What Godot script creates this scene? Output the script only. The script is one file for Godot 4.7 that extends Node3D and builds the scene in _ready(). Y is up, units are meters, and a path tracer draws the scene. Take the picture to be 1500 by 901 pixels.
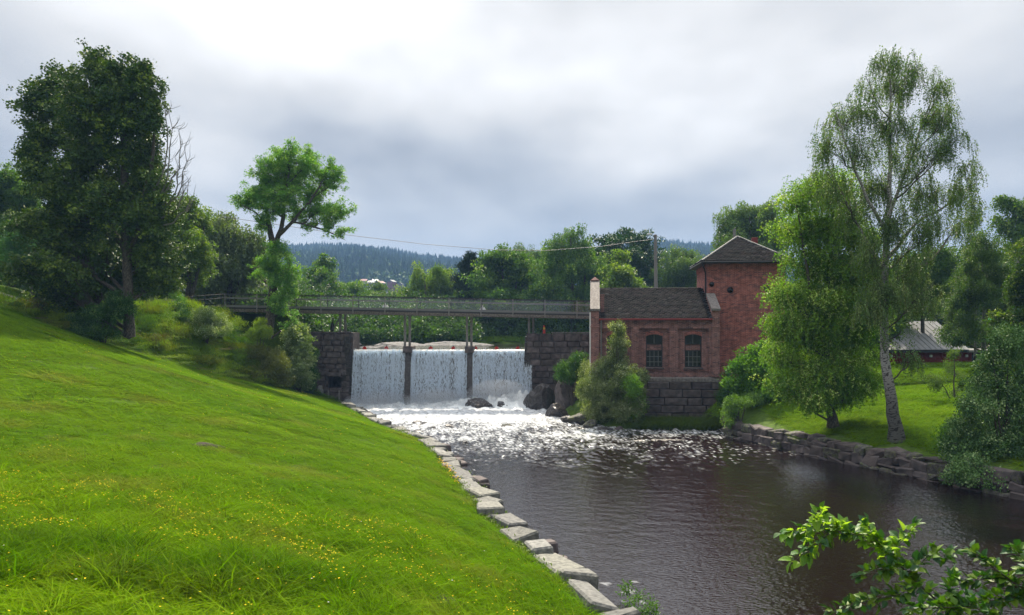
extends Node3D
# A small river below a stone weir, with a footbridge, a brick power house, a meadow and birches.
# Units are metres. The camera stands at x 0, z 0, 6.2 m above the lower water (y 0) and looks along -z.

const F := 1200.0
const EYE := 6.2
const HZ := 480.0
const SUN_AZ := 3.0
const BRIGHT_CLOUD_AZ := -11.0
const BRIGHT_CLOUD_EL := 41.0
const SUN_EL := 50.0

var left_land := PackedVector2Array()
var right_land := PackedVector2Array()
var bank_land := PackedVector2Array()
var rng := RandomNumberGenerator.new()
var taken := {}
var M := {}
var left_edge := PackedVector2Array([Vector2(5.2, -6), Vector2(4.4, 2), Vector2(2.9, 10), Vector2(2.05, 16.6), Vector2(1.45, 19.1), Vector2(0.85, 21.0), Vector2(0.2, 23.4), Vector2(-0.35, 25.2), Vector2(-0.9, 27.6), Vector2(-1.7, 31.7), Vector2(-3.0, 37.2), Vector2(-4.4, 42.9), Vector2(-7.9, 50.0), Vector2(-13.2, 64.5)])
var right_edge := PackedVector2Array([Vector2(27, -6), Vector2(24, 10), Vector2(21, 22), Vector2(18.9, 29.0), Vector2(17.5, 32.0), Vector2(16.3, 35.4), Vector2(14.7, 38.75), Vector2(13.7, 42), Vector2(12.6, 46.3), Vector2(13.1, 50.6), Vector2(8.2, 50.9), Vector2(6.8, 49.6), Vector2(5.2, 52.0), Vector2(3.3, 58), Vector2(2.2, 66)])
var bank_line := PackedVector2Array([Vector2(-60, 44), Vector2(-33, 45.5), Vector2(-25.7, 47.5), Vector2(-20.4, 52), Vector2(-16.6, 58.5), Vector2(-17.0, 62.5), Vector2(-17.2, 70)])
var nz := FastNoiseLite.new()
var nz2 := FastNoiseLite.new()
var gn := FastNoiseLite.new()   # relief of the ground


# ------------------------------------------------------------------ mesh builder
class MB:
	var v := PackedVector3Array()
	var n := PackedVector3Array()
	var c := PackedColorArray()
	var u := PackedVector2Array()
	var ix := PackedInt32Array()
	var col := Color(1, 1, 1)
	var xf := Transform3D.IDENTITY

	func vert(p: Vector3, nn: Vector3, uv: Vector2) -> int:
		v.append(xf * p)
		n.append((xf.basis * nn).normalized())
		u.append(uv)
		c.append(col)
		return v.size() - 1

	func tri(a: Vector3, b: Vector3, d: Vector3) -> void:
		var nn := (b - a).cross(d - a)
		if nn.length_squared() < 1e-14:
			return
		nn = nn.normalized()
		var k := 0
		if absf(nn.y) > absf(nn.x) and absf(nn.y) > absf(nn.z):
			k = 1
		elif absf(nn.x) > absf(nn.z):
			k = 2
		var i := v.size()
		for p: Vector3 in [a, b, d]:
			vert(p, nn, Vector2(p.x, -p.y) if k == 0 else Vector2(p.x, p.z) if k == 1 else Vector2(p.z, -p.y))
		ix.append(i)
		ix.append(i + 2)
		ix.append(i + 1)

	func quad(a: Vector3, b: Vector3, d: Vector3, e: Vector3) -> void:
		tri(a, b, d)
		tri(a, d, e)

	func quad_out(a: Vector3, b: Vector3, d: Vector3, e: Vector3, out: Vector3) -> void:
		if (b - a).cross(d - a).dot(out) + (d - a).cross(e - a).dot(out) < 0:
			quad(e, d, b, a)
		else:
			quad(a, b, d, e)

	func tri_out(a: Vector3, b: Vector3, d: Vector3, out: Vector3) -> void:
		if (b - a).cross(d - a).dot(out) < 0:
			tri(a, d, b)
		else:
			tri(a, b, d)

	# box from low corner to high corner, edges chamfered by ch, corners moved by up to j
	func box(lo: Vector3, hi: Vector3, ch := 0.0, j := 0.0, r: RandomNumberGenerator = null) -> void:
		var P := {}
		for i in 8:
			var s := Vector3(1 if i & 1 else -1, 1 if i & 2 else -1, 1 if i & 4 else -1)
			var p := Vector3(hi.x if i & 1 else lo.x, hi.y if i & 2 else lo.y, hi.z if i & 4 else lo.z)
			if j > 0:
				p += Vector3(r.randf_range(-j, j), r.randf_range(-j, j), r.randf_range(-j, j))
			var q := []
			for a in 3:
				var w := p
				for b in 3:
					if b != a:
						w[b] -= s[b] * ch
				q.append(w)
			P[i] = q
		var mid := (lo + hi) / 2
		for a in 3:
			var b := 1 << ((a + 1) % 3)
			var d := 1 << ((a + 2) % 3)
			var e := 1 << a
			for s in 2:
				var o := Vector3.ZERO
				o[a] = 1 if s else -1
				var k := e if s else 0
				quad_out(P[k][a], P[k | b][a], P[k | b | d][a], P[k | d][a], o)
			if ch > 0:
				for sb in 2:
					for sd in 2:
						var k := (b if sb else 0) | (d if sd else 0)
						var o := Vector3.ZERO
						o[(a + 1) % 3] = 1 if sb else -1
						o[(a + 2) % 3] = 1 if sd else -1
						quad_out(P[k][(a + 1) % 3], P[k][(a + 2) % 3], P[k | e][(a + 2) % 3], P[k | e][(a + 1) % 3], o)
		if ch > 0:
			for i in 8:
				tri_out(P[i][0], P[i][1], P[i][2], P[i][0] - mid)

	func tube(pts: Array, rad: Array, sides := 6, cap := true, foot := 0.0) -> void:
		var m := pts.size()
		var side := Vector3.RIGHT
		var t0: Vector3 = (pts[1] - pts[0]).normalized()
		if absf(t0.dot(side)) > 0.9:
			side = Vector3.FORWARD
		var start := v.size()
		var len := 0.0
		for i in m:
			var t: Vector3 = (pts[mini(i + 1, m - 1)] - pts[maxi(i - 1, 0)]).normalized()
			side = (side - t * side.dot(t)).normalized()
			var up := t.cross(side)
			if foot > 0:   # rough dark bark at the foot of a birch
				var q := lerpf(0.3, 1.0, smoothstep(0.3 * foot, foot, pts[i].y))
				col = Color(q, q, q)
			if i:
				len += pts[i].distance_to(pts[i - 1])
			for k in sides + 1:
				var a := TAU * k / sides
				var d := side * cos(a) + up * sin(a)
				vert(pts[i] + d * rad[i], d, Vector2(float(k) / sides, len))
		for i in m - 1:
			for k in sides:
				var a := start + i * (sides + 1) + k
				var b := a + sides + 1
				ix.append_array([a, b, a + 1, a + 1, b, b + 1])
		if cap:
			var t: Vector3 = (pts[m - 1] - pts[m - 2]).normalized()
			var q := vert(pts[m - 1] + t * rad[m - 1] * 0.3, t, Vector2(0.5, len))
			var e := start + (m - 1) * (sides + 1)
			for k in sides:
				ix.append_array([e + k, q, e + k + 1])

	# a leaf: two halves folded along the midrib; base, direction, side, length, half width
	func leaf(p: Vector3, d: Vector3, s: Vector3, l: float, w: float, fold := 0.25) -> void:
		var nn := d.cross(s).normalized()
		var mid := p + d * l * 0.42
		var tip := p + d * l - nn * l * 0.12
		tri(p, mid + s * w + nn * w * fold, tip)
		tri(p, tip, mid - s * w + nn * w * fold)

	func mesh() -> ArrayMesh:
		var a := []
		a.resize(Mesh.ARRAY_MAX)
		a[Mesh.ARRAY_VERTEX] = v
		a[Mesh.ARRAY_NORMAL] = n
		a[Mesh.ARRAY_COLOR] = c
		a[Mesh.ARRAY_TEX_UV] = u
		a[Mesh.ARRAY_INDEX] = ix
		var m := ArrayMesh.new()
		if v.size():
			m.add_surface_from_arrays(Mesh.PRIMITIVE_TRIANGLES, a)
		return m


# ------------------------------------------------------------------ helpers
func at(px: float, py: float, d: float) -> Vector3:   # a point of the place from its direction and its distance
	return Vector3((px - 750.0) / F * d, EYE - (py - HZ) / F * d, -d)

func numbered(called: String) -> String:
	taken[called] = taken.get(called, -1) + 1
	return called if taken[called] == 0 else "%s_%03d" % [called, taken[called]]

func tag(o: Node, label: String, category: String, group := "", kind := "") -> void:
	if label: o.set_meta("label", label)
	if category: o.set_meta("category", category)
	if group: o.set_meta("group", group)
	if kind: o.set_meta("kind", kind)

func thing(called: String, label: String, category: String, where := Vector3.ZERO, turn := 0.0, group := "") -> Node3D:
	var o := Node3D.new()
	o.name = numbered(called)
	add_child(o)
	o.position = where
	o.rotation.y = turn
	tag(o, label, category, group)
	return o

func put(called: String, mesh: Mesh, mat: Material, parent: Node = null) -> MeshInstance3D:
	var o := MeshInstance3D.new()
	o.mesh = mesh
	o.material_override = mat
	if parent == null:
		o.name = numbered(called)
		add_child(o)
	else:
		var k := 0
		var nm := called
		while parent.has_node(nm):
			k += 1
			nm = "%s_%03d" % [called, k]
		o.name = nm
		parent.add_child(o)
	return o

func build(called: String, b: MB, mat: Material, parent: Node = null) -> MeshInstance3D:
	return put(called, b.mesh(), mat, parent)

func many(called: String, mesh: Mesh, mat: Material, xs: Array[Transform3D], cs: PackedColorArray, parent: Node = null) -> MultiMeshInstance3D:
	var mm := MultiMesh.new()
	mm.transform_format = MultiMesh.TRANSFORM_3D
	mm.use_colors = true
	mm.mesh = mesh
	mm.instance_count = xs.size()
	var buf := PackedFloat32Array()
	buf.resize(xs.size() * 16)
	var k := 0
	for i in xs.size():
		var t := xs[i]
		buf[k] = t.basis.x.x; buf[k + 1] = t.basis.y.x; buf[k + 2] = t.basis.z.x; buf[k + 3] = t.origin.x
		buf[k + 4] = t.basis.x.y; buf[k + 5] = t.basis.y.y; buf[k + 6] = t.basis.z.y; buf[k + 7] = t.origin.y
		buf[k + 8] = t.basis.x.z; buf[k + 9] = t.basis.y.z; buf[k + 10] = t.basis.z.z; buf[k + 11] = t.origin.z
		var q := cs[i]
		buf[k + 12] = q.r; buf[k + 13] = q.g; buf[k + 14] = q.b; buf[k + 15] = 1.0
		k += 16
	mm.buffer = buf
	var o := MultiMeshInstance3D.new()
	o.multimesh = mm
	o.material_override = mat
	o.set_meta("kind", "stuff")
	if parent == null:
		o.name = numbered(called)
		add_child(o)
	else:
		var nm := called
		var j := 0
		while parent.has_node(nm):
			j += 1
			nm = "%s_%03d" % [called, j]
		o.name = nm
		parent.add_child(o)
	return o

func seg_side(p: Vector2, poly: PackedVector2Array, land: PackedVector2Array) -> float:   # distance to a line, positive on the land side
	var best := 1e9
	for i in poly.size() - 1:
		var a := poly[i]
		var ab := poly[i + 1] - a
		var t := clampf((p - a).dot(ab) / ab.length_squared(), 0, 1)
		best = minf(best, p.distance_squared_to(a + ab * t))
	return sqrt(best) * (1.0 if Geometry2D.is_point_in_polygon(p, land) else -1.0)

func lut(x: float, t: Array) -> float:
	if x <= t[0][0]:
		return t[0][1]
	for i in t.size() - 1:
		if x < t[i + 1][0]:
			var k: float = (x - t[i][0]) / (t[i + 1][0] - t[i][0])
			return lerpf(t[i][1], t[i + 1][1], k)
	return t[-1][1]

const LP := [[0.0, 0.22], [0.6, 0.38], [2.0, 0.85], [5.0, 1.75], [10.0, 3.25], [16.0, 5.35], [22.0, 7.7], [27.0, 9.4], [40.0, 12.2], [70.0, 15.0]]
const NP := [[0.0, 0.25], [0.6, 0.44], [2.0, 1.0], [4.0, 1.75], [8.0, 2.55], [16.0, 3.2], [30.0, 4.6], [60.0, 8.0], [90.0, 11.0]]   # flatter lower meadow
const RP := [[0.0, -0.6], [0.25, 0.72], [1.0, 0.95], [3.0, 1.35], [6.0, 1.85], [15.0, 2.6], [30.0, 3.3], [60.0, 4.5]]

func ground(x: float, d: float) -> float:
	var p := Vector2(x, d)
	var down := -9.0
	if d < 66.6:
		var l := seg_side(p, left_edge, left_land)
		var bump := 0.06 * gn.get_noise_2d(x * 2.2, d * 2.2)
		if l > 0:
			down = lerpf(lut(l, NP), lut(l, LP), smoothstep(13.0, 44.0, d))
			down += 1.3 * exp(-(x * x + d * d) / 80.0) * smoothstep(0.0, 5.0, l)
			var e := seg_side(p, bank_line, bank_land)
			if e > 0:
				down += maxf(0.0, 7.45 - down) * smoothstep(0.0, 7.0, e)
			down += bump * smoothstep(0.0, 2.0, l)
		else:
			var r := seg_side(p, right_edge, right_land)
			if r > 0:
				if d > 49 and x < 8.5 or d > 53:
					down = lut(r, [[0.0, -0.5], [0.8, 0.35], [3.0, 1.9], [5.0, 2.7], [12.0, 3.0], [40.0, 3.6]])
					if x > 5.0 and x < 19.5 and d > 54.2 - (x - 5.0) * 0.1:
						down = minf(down, 2.5)
				else:
					down = lut(r, RP)
					down += 0.9 * exp(-(pow(x - 14.6, 2) + pow(d - 49.5, 2)) / 12.0) * smoothstep(0.0, 1.5, r)
				if x > 4.6 and x < 13.4 and d < 55.5 and d > 48.5:
					down = minf(down, 0.1 + 0.35 * smoothstep(8.6, 6.5, x))
				down += bump * smoothstep(0.0, 2.0, r)
			else:
				down = -0.15 - 0.75 * smoothstep(0.0, 2.5, minf(-l, -r))
		if d < 65.0:
			return down
	# upstream of the weir
	var up := 3.4
	var lx := -14.6 - (d - 66.0) * 0.15
	var rx := 3.2 + (d - 66.0) * 0.8
	if x < lx:
		up = 4.1 + 3.2 * smoothstep(0.0, 4.0, lx - x) + 0.05 * maxf(0.0, lx - x - 6.0)
	elif x > rx:
		up = 4.2 + 1.3 * smoothstep(0.0, 2.0, x - rx) * (1.0 - smoothstep(10.0, 17.0, x)) - 1.0 * smoothstep(12.0, 19.0, x)
	up = maxf(up, lerpf(3.0, 4.75, smoothstep(92.0, 97.0, d + 4.0 * gn.get_noise_2d(x * 0.8, 3.0))) + maxf(0.0, d - 97.0) * 0.012)
	if d < 68.6 and x > -16.6 and x < 2.1 and d > 66:
		up = -0.6
	if d < 66.6 and down > -8:
		if x < -16.6 or x > 7.0:
			return lerpf(down, maxf(up, down), clampf((d - 65.0) / 1.6, 0, 1))
		return minf(down, 0.2 if x < 0.0 else 3.0)
	return up

func on_ground(x: float, d: float, dy := 0.0) -> Vector3:
	return Vector3(x, ground(x, d) + dy, -d)

func gpx(px: float, d: float) -> Vector3:   # a point of the ground in a direction at a distance
	return on_ground((px - 750.0) / F * d, d)


# ------------------------------------------------------------------ materials
func noise_tex(freq: float, seed_: int, ramp: Array, normal := 0.0, size := 512, oct := 5, kind := FastNoiseLite.TYPE_SIMPLEX_SMOOTH) -> NoiseTexture2D:
	var t := NoiseTexture2D.new()
	t.width = size
	t.height = size
	t.seamless = true
	var f := FastNoiseLite.new()
	f.noise_type = kind
	f.frequency = freq
	f.seed = seed_
	f.fractal_octaves = oct
	t.noise = f
	if normal > 0:
		t.as_normal_map = true
		t.bump_strength = normal
	elif ramp.size():
		var g := Gradient.new()
		g.offsets = PackedFloat32Array(ramp.map(func(x): return x[0]))
		g.colors = PackedColorArray(ramp.map(func(x): return x[1].linear_to_srgb()))
		t.color_ramp = g
	return t

func std(color: Color, rough := 0.8, spec := 0.4) -> StandardMaterial3D:
	var m := StandardMaterial3D.new()
	m.albedo_color = color.linear_to_srgb()
	m.roughness = rough
	m.metallic_specular = spec
	return m

func tri_mat(ramp: Array, freq: float, scale: float, seed_: int, bump := 4.0, rough := 0.85) -> StandardMaterial3D:
	var m := StandardMaterial3D.new()
	m.albedo_texture = noise_tex(freq, seed_, ramp)
	m.normal_enabled = bump > 0
	if bump > 0:
		m.normal_texture = noise_tex(freq, seed_ + 1, [], bump)
	m.uv1_triplanar = true
	m.uv1_world_triplanar = true
	m.uv1_scale = Vector3.ONE * scale
	m.roughness = rough
	m.metallic_specular = 0.35
	m.vertex_color_use_as_albedo = true
	return m

func leaf_mat(back: Color, rough := 0.5, spec := 0.28) -> StandardMaterial3D:
	var m := StandardMaterial3D.new()
	m.vertex_color_use_as_albedo = true
	m.roughness = rough
	m.metallic_specular = spec
	m.backlight_enabled = true
	m.backlight = back
	m.cull_mode = BaseMaterial3D.CULL_DISABLED
	return m

func image_tex(w: int, h: int, f: Callable) -> ImageTexture:
	var d := PackedByteArray()
	d.resize(w * h * 3)
	var k := 0
	for y in h:
		for x in w:
			var q: Color = f.call(x, y)
			d[k] = int(clampf(q.r, 0, 1) * 255)
			d[k + 1] = int(clampf(q.g, 0, 1) * 255)
			d[k + 2] = int(clampf(q.b, 0, 1) * 255)
			k += 3
	return ImageTexture.create_from_image(Image.create_from_data(w, h, false, Image.FORMAT_RGB8, d))

func brick_material(base: Color, dark: Color, seed_: int) -> StandardMaterial3D:
	# 16 bricks by 48 courses on 3.84 m by 3.6 m
	var w := 512
	var h := 576
	var r := RandomNumberGenerator.new()
	r.seed = seed_
	var tone := []
	var row := 1.0
	for i in 16 * 48:
		if i % 16 == 0:
			row = r.randf_range(0.55, 1.45)
		tone.append([clampf(r.randf() * row, 0, 1), r.randf() * row])
	var f := FastNoiseLite.new()
	f.seed = seed_
	f.frequency = 0.012
	var cols := func(x: int, y: int) -> Color:
		var course := y / 12
		var off := 16 if course % 2 else 0
		var bx := ((x + off) % w) / 32
		var ex := (x + off) % 32
		var ey := y % 12
		var t: Array = tone[course * 16 + bx]
		var stain := f.get_noise_2d(x * 1.3, y * 0.8) + 0.5 * f.get_noise_2d(x * 5.0 + 900, y * 0.7)
		var q: Color
		if ex < 2 or ey < 2:
			q = Color(0.26, 0.19, 0.17)
		else:
			q = base.lerp(dark, t[0] * t[0] * 0.9)
			q = q * (0.8 + 0.4 * t[1])
		q = q * (1.0 + 0.45 * stain)
		return q.linear_to_srgb()
	var bump := func(x: int, y: int) -> Color:
		var course := y / 12
		var off := 16 if course % 2 else 0
		var ex := (x + off) % 32
		var v := 0.2 if ex < 2 or y % 12 < 2 else 0.8
		return Color(v, v, v)
	var m := StandardMaterial3D.new()
	m.albedo_texture = image_tex(w, h, cols)
	m.heightmap_enabled = false
	var im: Image = image_tex(w, h, bump).get_image()
	im.bump_map_to_normal_map(2.0)
	m.normal_enabled = true
	m.normal_texture = ImageTexture.create_from_image(im)
	m.uv1_scale = Vector3(1 / 3.84, 1 / 3.6, 1)
	m.roughness = 0.85
	m.metallic_specular = 0.3
	return m

func make_materials() -> void:
	M.leaf = leaf_mat(Color(0.85, 0.9, 0.35))
	M.leaf_dark = leaf_mat(Color(0.55, 0.6, 0.22), 0.5, 0.35)
	M.leaf_birch = leaf_mat(Color(0.8, 0.85, 0.4), 0.45, 0.4)
	M.needle = leaf_mat(Color(0.2, 0.22, 0.1), 0.7, 0.25)
	M.grass = leaf_mat(Color(0.92, 1.0, 0.15), 0.8, 0.08)
	M.petal = leaf_mat(Color(0.8, 0.7, 0.1), 0.6, 0.2)
	M.bark = StandardMaterial3D.new()
	M.bark.albedo_texture = noise_tex(0.02, 5, [[0.0, Color(0.012, 0.01, 0.008)], [0.5, Color(0.06, 0.05, 0.04)], [1.0, Color(0.15, 0.13, 0.1)]])
	M.bark.normal_enabled = true
	M.bark.normal_texture = noise_tex(0.02, 6, [], 8.0)
	M.bark.uv1_scale = Vector3(2, 0.5, 1)
	M.bark.roughness = 0.9
	var bf := FastNoiseLite.new()
	bf.frequency = 0.03
	bf.fractal_octaves = 4
	var bf2 := FastNoiseLite.new()
	bf2.frequency = 0.02
	bf2.seed = 9
	var birch := func(x: int, y: int) -> Color:
		var a := TAU * x / 256.0
		var q := Vector3(cos(a) * 30.0, y * 2.4, sin(a) * 30.0)
		var k := bf.get_noise_3dv(q * 1.1)
		var big := bf2.get_noise_3dv(Vector3(q.x * 1.4, y * 0.9, q.z * 1.4))
		var cc := Color(0.36, 0.345, 0.325) * (0.85 + 0.2 * k)
		if k > 0.2 or big > 0.26:
			cc = Color(0.06, 0.052, 0.05)
		return cc.linear_to_srgb()
	M.birch_bark = StandardMaterial3D.new()
	M.birch_bark.albedo_texture = image_tex(256, 512, birch)
	M.birch_bark.uv1_scale = Vector3(1, 0.4, 1)
	M.birch_bark.roughness = 0.8
	M.birch_bark.vertex_color_use_as_albedo = true
	M.soil = tri_mat([[0.0, Color(0.03, 0.055, 0.006)], [0.5, Color(0.055, 0.1, 0.008)], [1.0, Color(0.09, 0.14, 0.012)]], 0.02, 0.35, 11, 5.0, 0.95)
	M.earth = tri_mat([[0.0, Color(0.01, 0.008, 0.006)], [0.6, Color(0.035, 0.026, 0.016)], [1.0, Color(0.07, 0.055, 0.03)]], 0.03, 0.8, 13, 6.0, 0.95)
	M.granite = tri_mat([[0.0, Color(0.06, 0.06, 0.058)], [0.35, Color(0.14, 0.142, 0.138)], [0.65, Color(0.2, 0.2, 0.192)], [1.0, Color(0.27, 0.265, 0.25)]], 0.02, 0.5, 17, 6.0, 0.75)
	M.dark_stone = tri_mat([[0.0, Color(0.03, 0.026, 0.026)], [0.4, Color(0.075, 0.062, 0.062)], [0.7, Color(0.11, 0.092, 0.09)], [1.0, Color(0.17, 0.145, 0.14)]], 0.01, 0.35, 19, 6.0, 0.8)
	M.wet_stone = tri_mat([[0.0, Color(0.012, 0.011, 0.012)], [0.5, Color(0.045, 0.04, 0.04)], [1.0, Color(0.11, 0.1, 0.095)]], 0.02, 0.5, 23, 6.0, 0.35)
	M.moss_stone = tri_mat([[0.0, Color(0.02, 0.02, 0.018)], [0.45, Color(0.07, 0.065, 0.06)], [0.62, Color(0.16, 0.15, 0.14)], [0.7, Color(0.08, 0.1, 0.02)], [1.0, Color(0.1, 0.13, 0.02)]], 0.015, 0.45, 29, 6.0, 0.8)
	M.pale_rock = tri_mat([[0.0, Color(0.05, 0.05, 0.05)], [0.5, Color(0.125, 0.122, 0.12)], [1.0, Color(0.21, 0.205, 0.2)]], 0.015, 0.3, 31, 5.0, 0.85)
	M.brick = brick_material(Color(0.285, 0.078, 0.06), Color(0.12, 0.04, 0.04), 3)
	M.brick_old = brick_material(Color(0.205, 0.092, 0.08), Color(0.085, 0.046, 0.047), 4)
	M.plaster = tri_mat([[0.0, Color(0.06, 0.052, 0.048)], [0.5, Color(0.145, 0.13, 0.122)], [1.0, Color(0.23, 0.21, 0.2)]], 0.015, 0.6, 37, 3.0, 0.85)
	M.tile = tri_mat([[0.0, Color(0.55, 0.53, 0.5)], [0.5, Color(0.9, 0.88, 0.86)], [1.0, Color(1, 1, 1)]], 0.03, 1.2, 41, 3.0, 0.85)
	M.tile.metallic_specular = 0.08
	M.dark_metal = std(Color(0.02, 0.02, 0.022), 0.5)
	M.grey_metal = std(Color(0.13, 0.13, 0.125), 0.45)
	M.steel = tri_mat([[0.0, Color(0.035, 0.026, 0.02)], [0.35, Color(0.1, 0.085, 0.072)], [1.0, Color(0.17, 0.15, 0.13)]], 0.02, 0.5, 43, 2.0, 0.6)
	M.post_wood = tri_mat([[0.0, Color(0.08, 0.075, 0.07)], [0.6, Color(0.2, 0.19, 0.18)], [1.0, Color(0.3, 0.29, 0.27)]], 0.03, 1.0, 47, 3.0, 0.8)
	M.glass = StandardMaterial3D.new()
	M.glass.transparency = BaseMaterial3D.TRANSPARENCY_ALPHA
	M.glass.albedo_color = Color(0.3, 0.34, 0.36, 0.05)
	M.glass.roughness = 0.06
	M.window_glass = StandardMaterial3D.new()
	M.window_glass.transparency = BaseMaterial3D.TRANSPARENCY_ALPHA
	M.window_glass.albedo_color = Color(0.05, 0.07, 0.09, 0.4)
	M.window_glass.roughness = 0.04
	M.red_paint = std(Color(0.16, 0.025, 0.022), 0.6)
	M.red_board = tri_mat([[0.0, Color(0.11, 0.015, 0.014)], [1.0, Color(0.2, 0.028, 0.024)]], 0.02, 0.4, 53, 2.0, 0.8)
	M.white_paint = std(Color(0.6, 0.6, 0.58), 0.6)
	M.buoy = std(Color(0.7, 0.07, 0.05), 0.4)
	M.yellow = std(Color(0.7, 0.5, 0.03), 0.5)
	M.roof_sheet = tri_mat([[0.0, Color(0.16, 0.165, 0.17)], [1.0, Color(0.26, 0.265, 0.27)]], 0.01, 0.4, 59, 1.0, 0.55)
	M.drop = leaf_mat(Color(0.9, 0.95, 1.0), 0.25, 0.5)
	M.foam = StandardMaterial3D.new()
	M.foam.albedo_color = Color(0.8, 0.83, 0.84).linear_to_srgb()
	M.foam.roughness = 0.7
	M.foam.normal_enabled = true
	M.foam.normal_texture = noise_tex(0.03, 61, [], 10.0)
	M.foam.uv1_triplanar = true
	M.foam.uv1_world_triplanar = true
	M.foam.uv1_scale = Vector3.ONE * 0.8


# ------------------------------------------------------------------ the sky
func make_sky() -> ImageTexture:
	var w := 1536
	var h := 768
	var fn := FastNoiseLite.new()
	fn.frequency = 0.9
	fn.fractal_octaves = 5
	fn.seed = 12
	var f2 := FastNoiseLite.new()
	f2.frequency = 0.35
	f2.fractal_octaves = 3
	f2.seed = 40
	var f3n := FastNoiseLite.new()
	f3n.frequency = 2.2
	f3n.fractal_octaves = 5
	f3n.seed = 77
	var sa := deg_to_rad(BRIGHT_CLOUD_AZ)
	var se := deg_to_rad(BRIGHT_CLOUD_EL)
	var sun := Vector3(sin(sa) * cos(se), sin(se), -cos(sa) * cos(se))
	var d := PackedFloat32Array()
	d.resize(w * h * 4)
	var k := 0
	for j in h:
		var el := PI * (0.5 - (j + 0.5) / h)
		var sy := sin(el)
		var cy := cos(el)
		for i in w:
			if j > h / 2:
				d[k] = 0.10; d[k + 1] = 0.12; d[k + 2] = 0.08; d[k + 3] = 1
				k += 4
				continue
			var az := TAU * (i + 0.5) / w
			var dir := Vector3(sin(az) * cy, sy, -cos(az) * cy)
			var q := 1.0 / (sy + 0.22)
			var p := Vector3(dir.x * q, 0.6 * dir.z * q, 0.0)
			var c1 := fn.get_noise_3dv(p)
			var c2 := f2.get_noise_3dv(p + Vector3(7, 3, 0))
			var ang := acos(clampf(dir.dot(sun), -1, 1))
			var glow := exp(-pow(ang / 0.37, 2.0))
			var wide := exp(-pow(ang / 1.1, 2.0))
			var l := 0.415 + 0.16 * smoothstep(0.05, 0.4, sy) + 0.12 * wide
			l *= 1.0 + 0.45 * c2 + 0.5 * c1
			l += glow * (1.15 + 1.1 * c1 + 0.8 * c2)
			l *= 1.0 + 0.32 * f3n.get_noise_3dv(Vector3(dir.x * 1.6, sy * 4.2, 3.0)) * (1.0 - smoothstep(0.2, 0.5, sy))
			l += 0.10 * smoothstep(0.1, 0.0, sy)
			l = maxf(l, 0.25) * (1.0 + 1.9 * smoothstep(0.36, 0.95, sy)) / 2.0
			var t := smoothstep(0.2, 0.45, l)
			d[k] = l * lerpf(0.91, 1.0, t)
			d[k + 1] = l * lerpf(0.975, 1.0, t)
			d[k + 2] = l * lerpf(1.10, 1.01, t)
			d[k + 3] = 1
			k += 4
	return ImageTexture.create_from_image(Image.create_from_data(w, h, false, Image.FORMAT_RGBAF, d.to_byte_array()))


# ------------------------------------------------------------------ leaf clumps and plants
var CL := {}

func rand_dir() -> Vector3:
	var z := rng.randf_range(-1, 1)
	var a := rng.randf() * TAU
	var r := sqrt(1 - z * z)
	return Vector3(r * cos(a), z, r * sin(a))

func make_clump(nl: int, R: float, flat: float, ll: float, lw: float, up := 0.6) -> ArrayMesh:
	var b := MB.new()
	for i in nl:
		var p := rand_dir() * R * pow(rng.randf(), 0.5)
		p.y *= flat
		var d := (p.normalized() * 0.7 + rand_dir() * 0.8 + Vector3(0, -0.25, 0)).normalized()
		var nn := (Vector3(0, up, 0) + rand_dir()).normalized()
		var s := d.cross(nn)
		if s.length() < 0.1:
			continue
		s = s.normalized()
		var k := rng.randf_range(0.75, 1.25)
		var t := rng.randf_range(0.8, 1.15)
		b.col = Color(t, t, t)
		b.leaf(p, d, s, ll * k, lw * k)
	return b.mesh()

func make_hanging(ns: int, L: float, spread: float, ll: float, lw: float, per: int) -> ArrayMesh:
	var b := MB.new()
	for s in ns:
		var p := Vector3(rng.randf_range(-spread, spread), rng.randf_range(-0.1, 0.15), rng.randf_range(-spread, spread))
		var out := Vector3(p.x, 0, p.z).normalized()
		var ln := L * rng.randf_range(0.35, 1.15)
		var bow := rng.randf_range(0.1, 0.4)
		var tone := rng.randf_range(0.75, 1.25)
		var prev := p
		var n := int(per * ln / L) + 2
		for k in n:
			var f := float(k) / n
			var q := p + out * bow * sqrt(f) + Vector3(0, -ln * f, 0)
			if k > 0:
				b.col = Color(0.5, 0.32, 0.3)
				var w := Vector3(0.004, 0, 0.004)
				b.quad(prev - w, prev + w, q + w, q - w)
			prev = q
			var d := (rand_dir() * 0.8 + Vector3(0, -0.6, 0)).normalized()
			var sd := d.cross(rand_dir()).normalized()
			var t := tone * rng.randf_range(0.75, 1.25)
			b.col = Color(t, t, t)
			b.leaf(q + rand_dir() * 0.05, d, sd, ll * rng.randf_range(0.6, 1.3), lw * rng.randf_range(0.7, 1.3))
	return b.mesh()

func make_needles() -> ArrayMesh:
	var b := MB.new()
	for i in 30:
		var p := rand_dir() * 0.45 * rng.randf()
		p.y *= 0.5
		var d := (rand_dir() + Vector3(0, 0.5, 0)).normalized()
		b.leaf(p, d, d.cross(rand_dir()).normalized(), 0.35, 0.035)
	return b.mesh()

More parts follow.
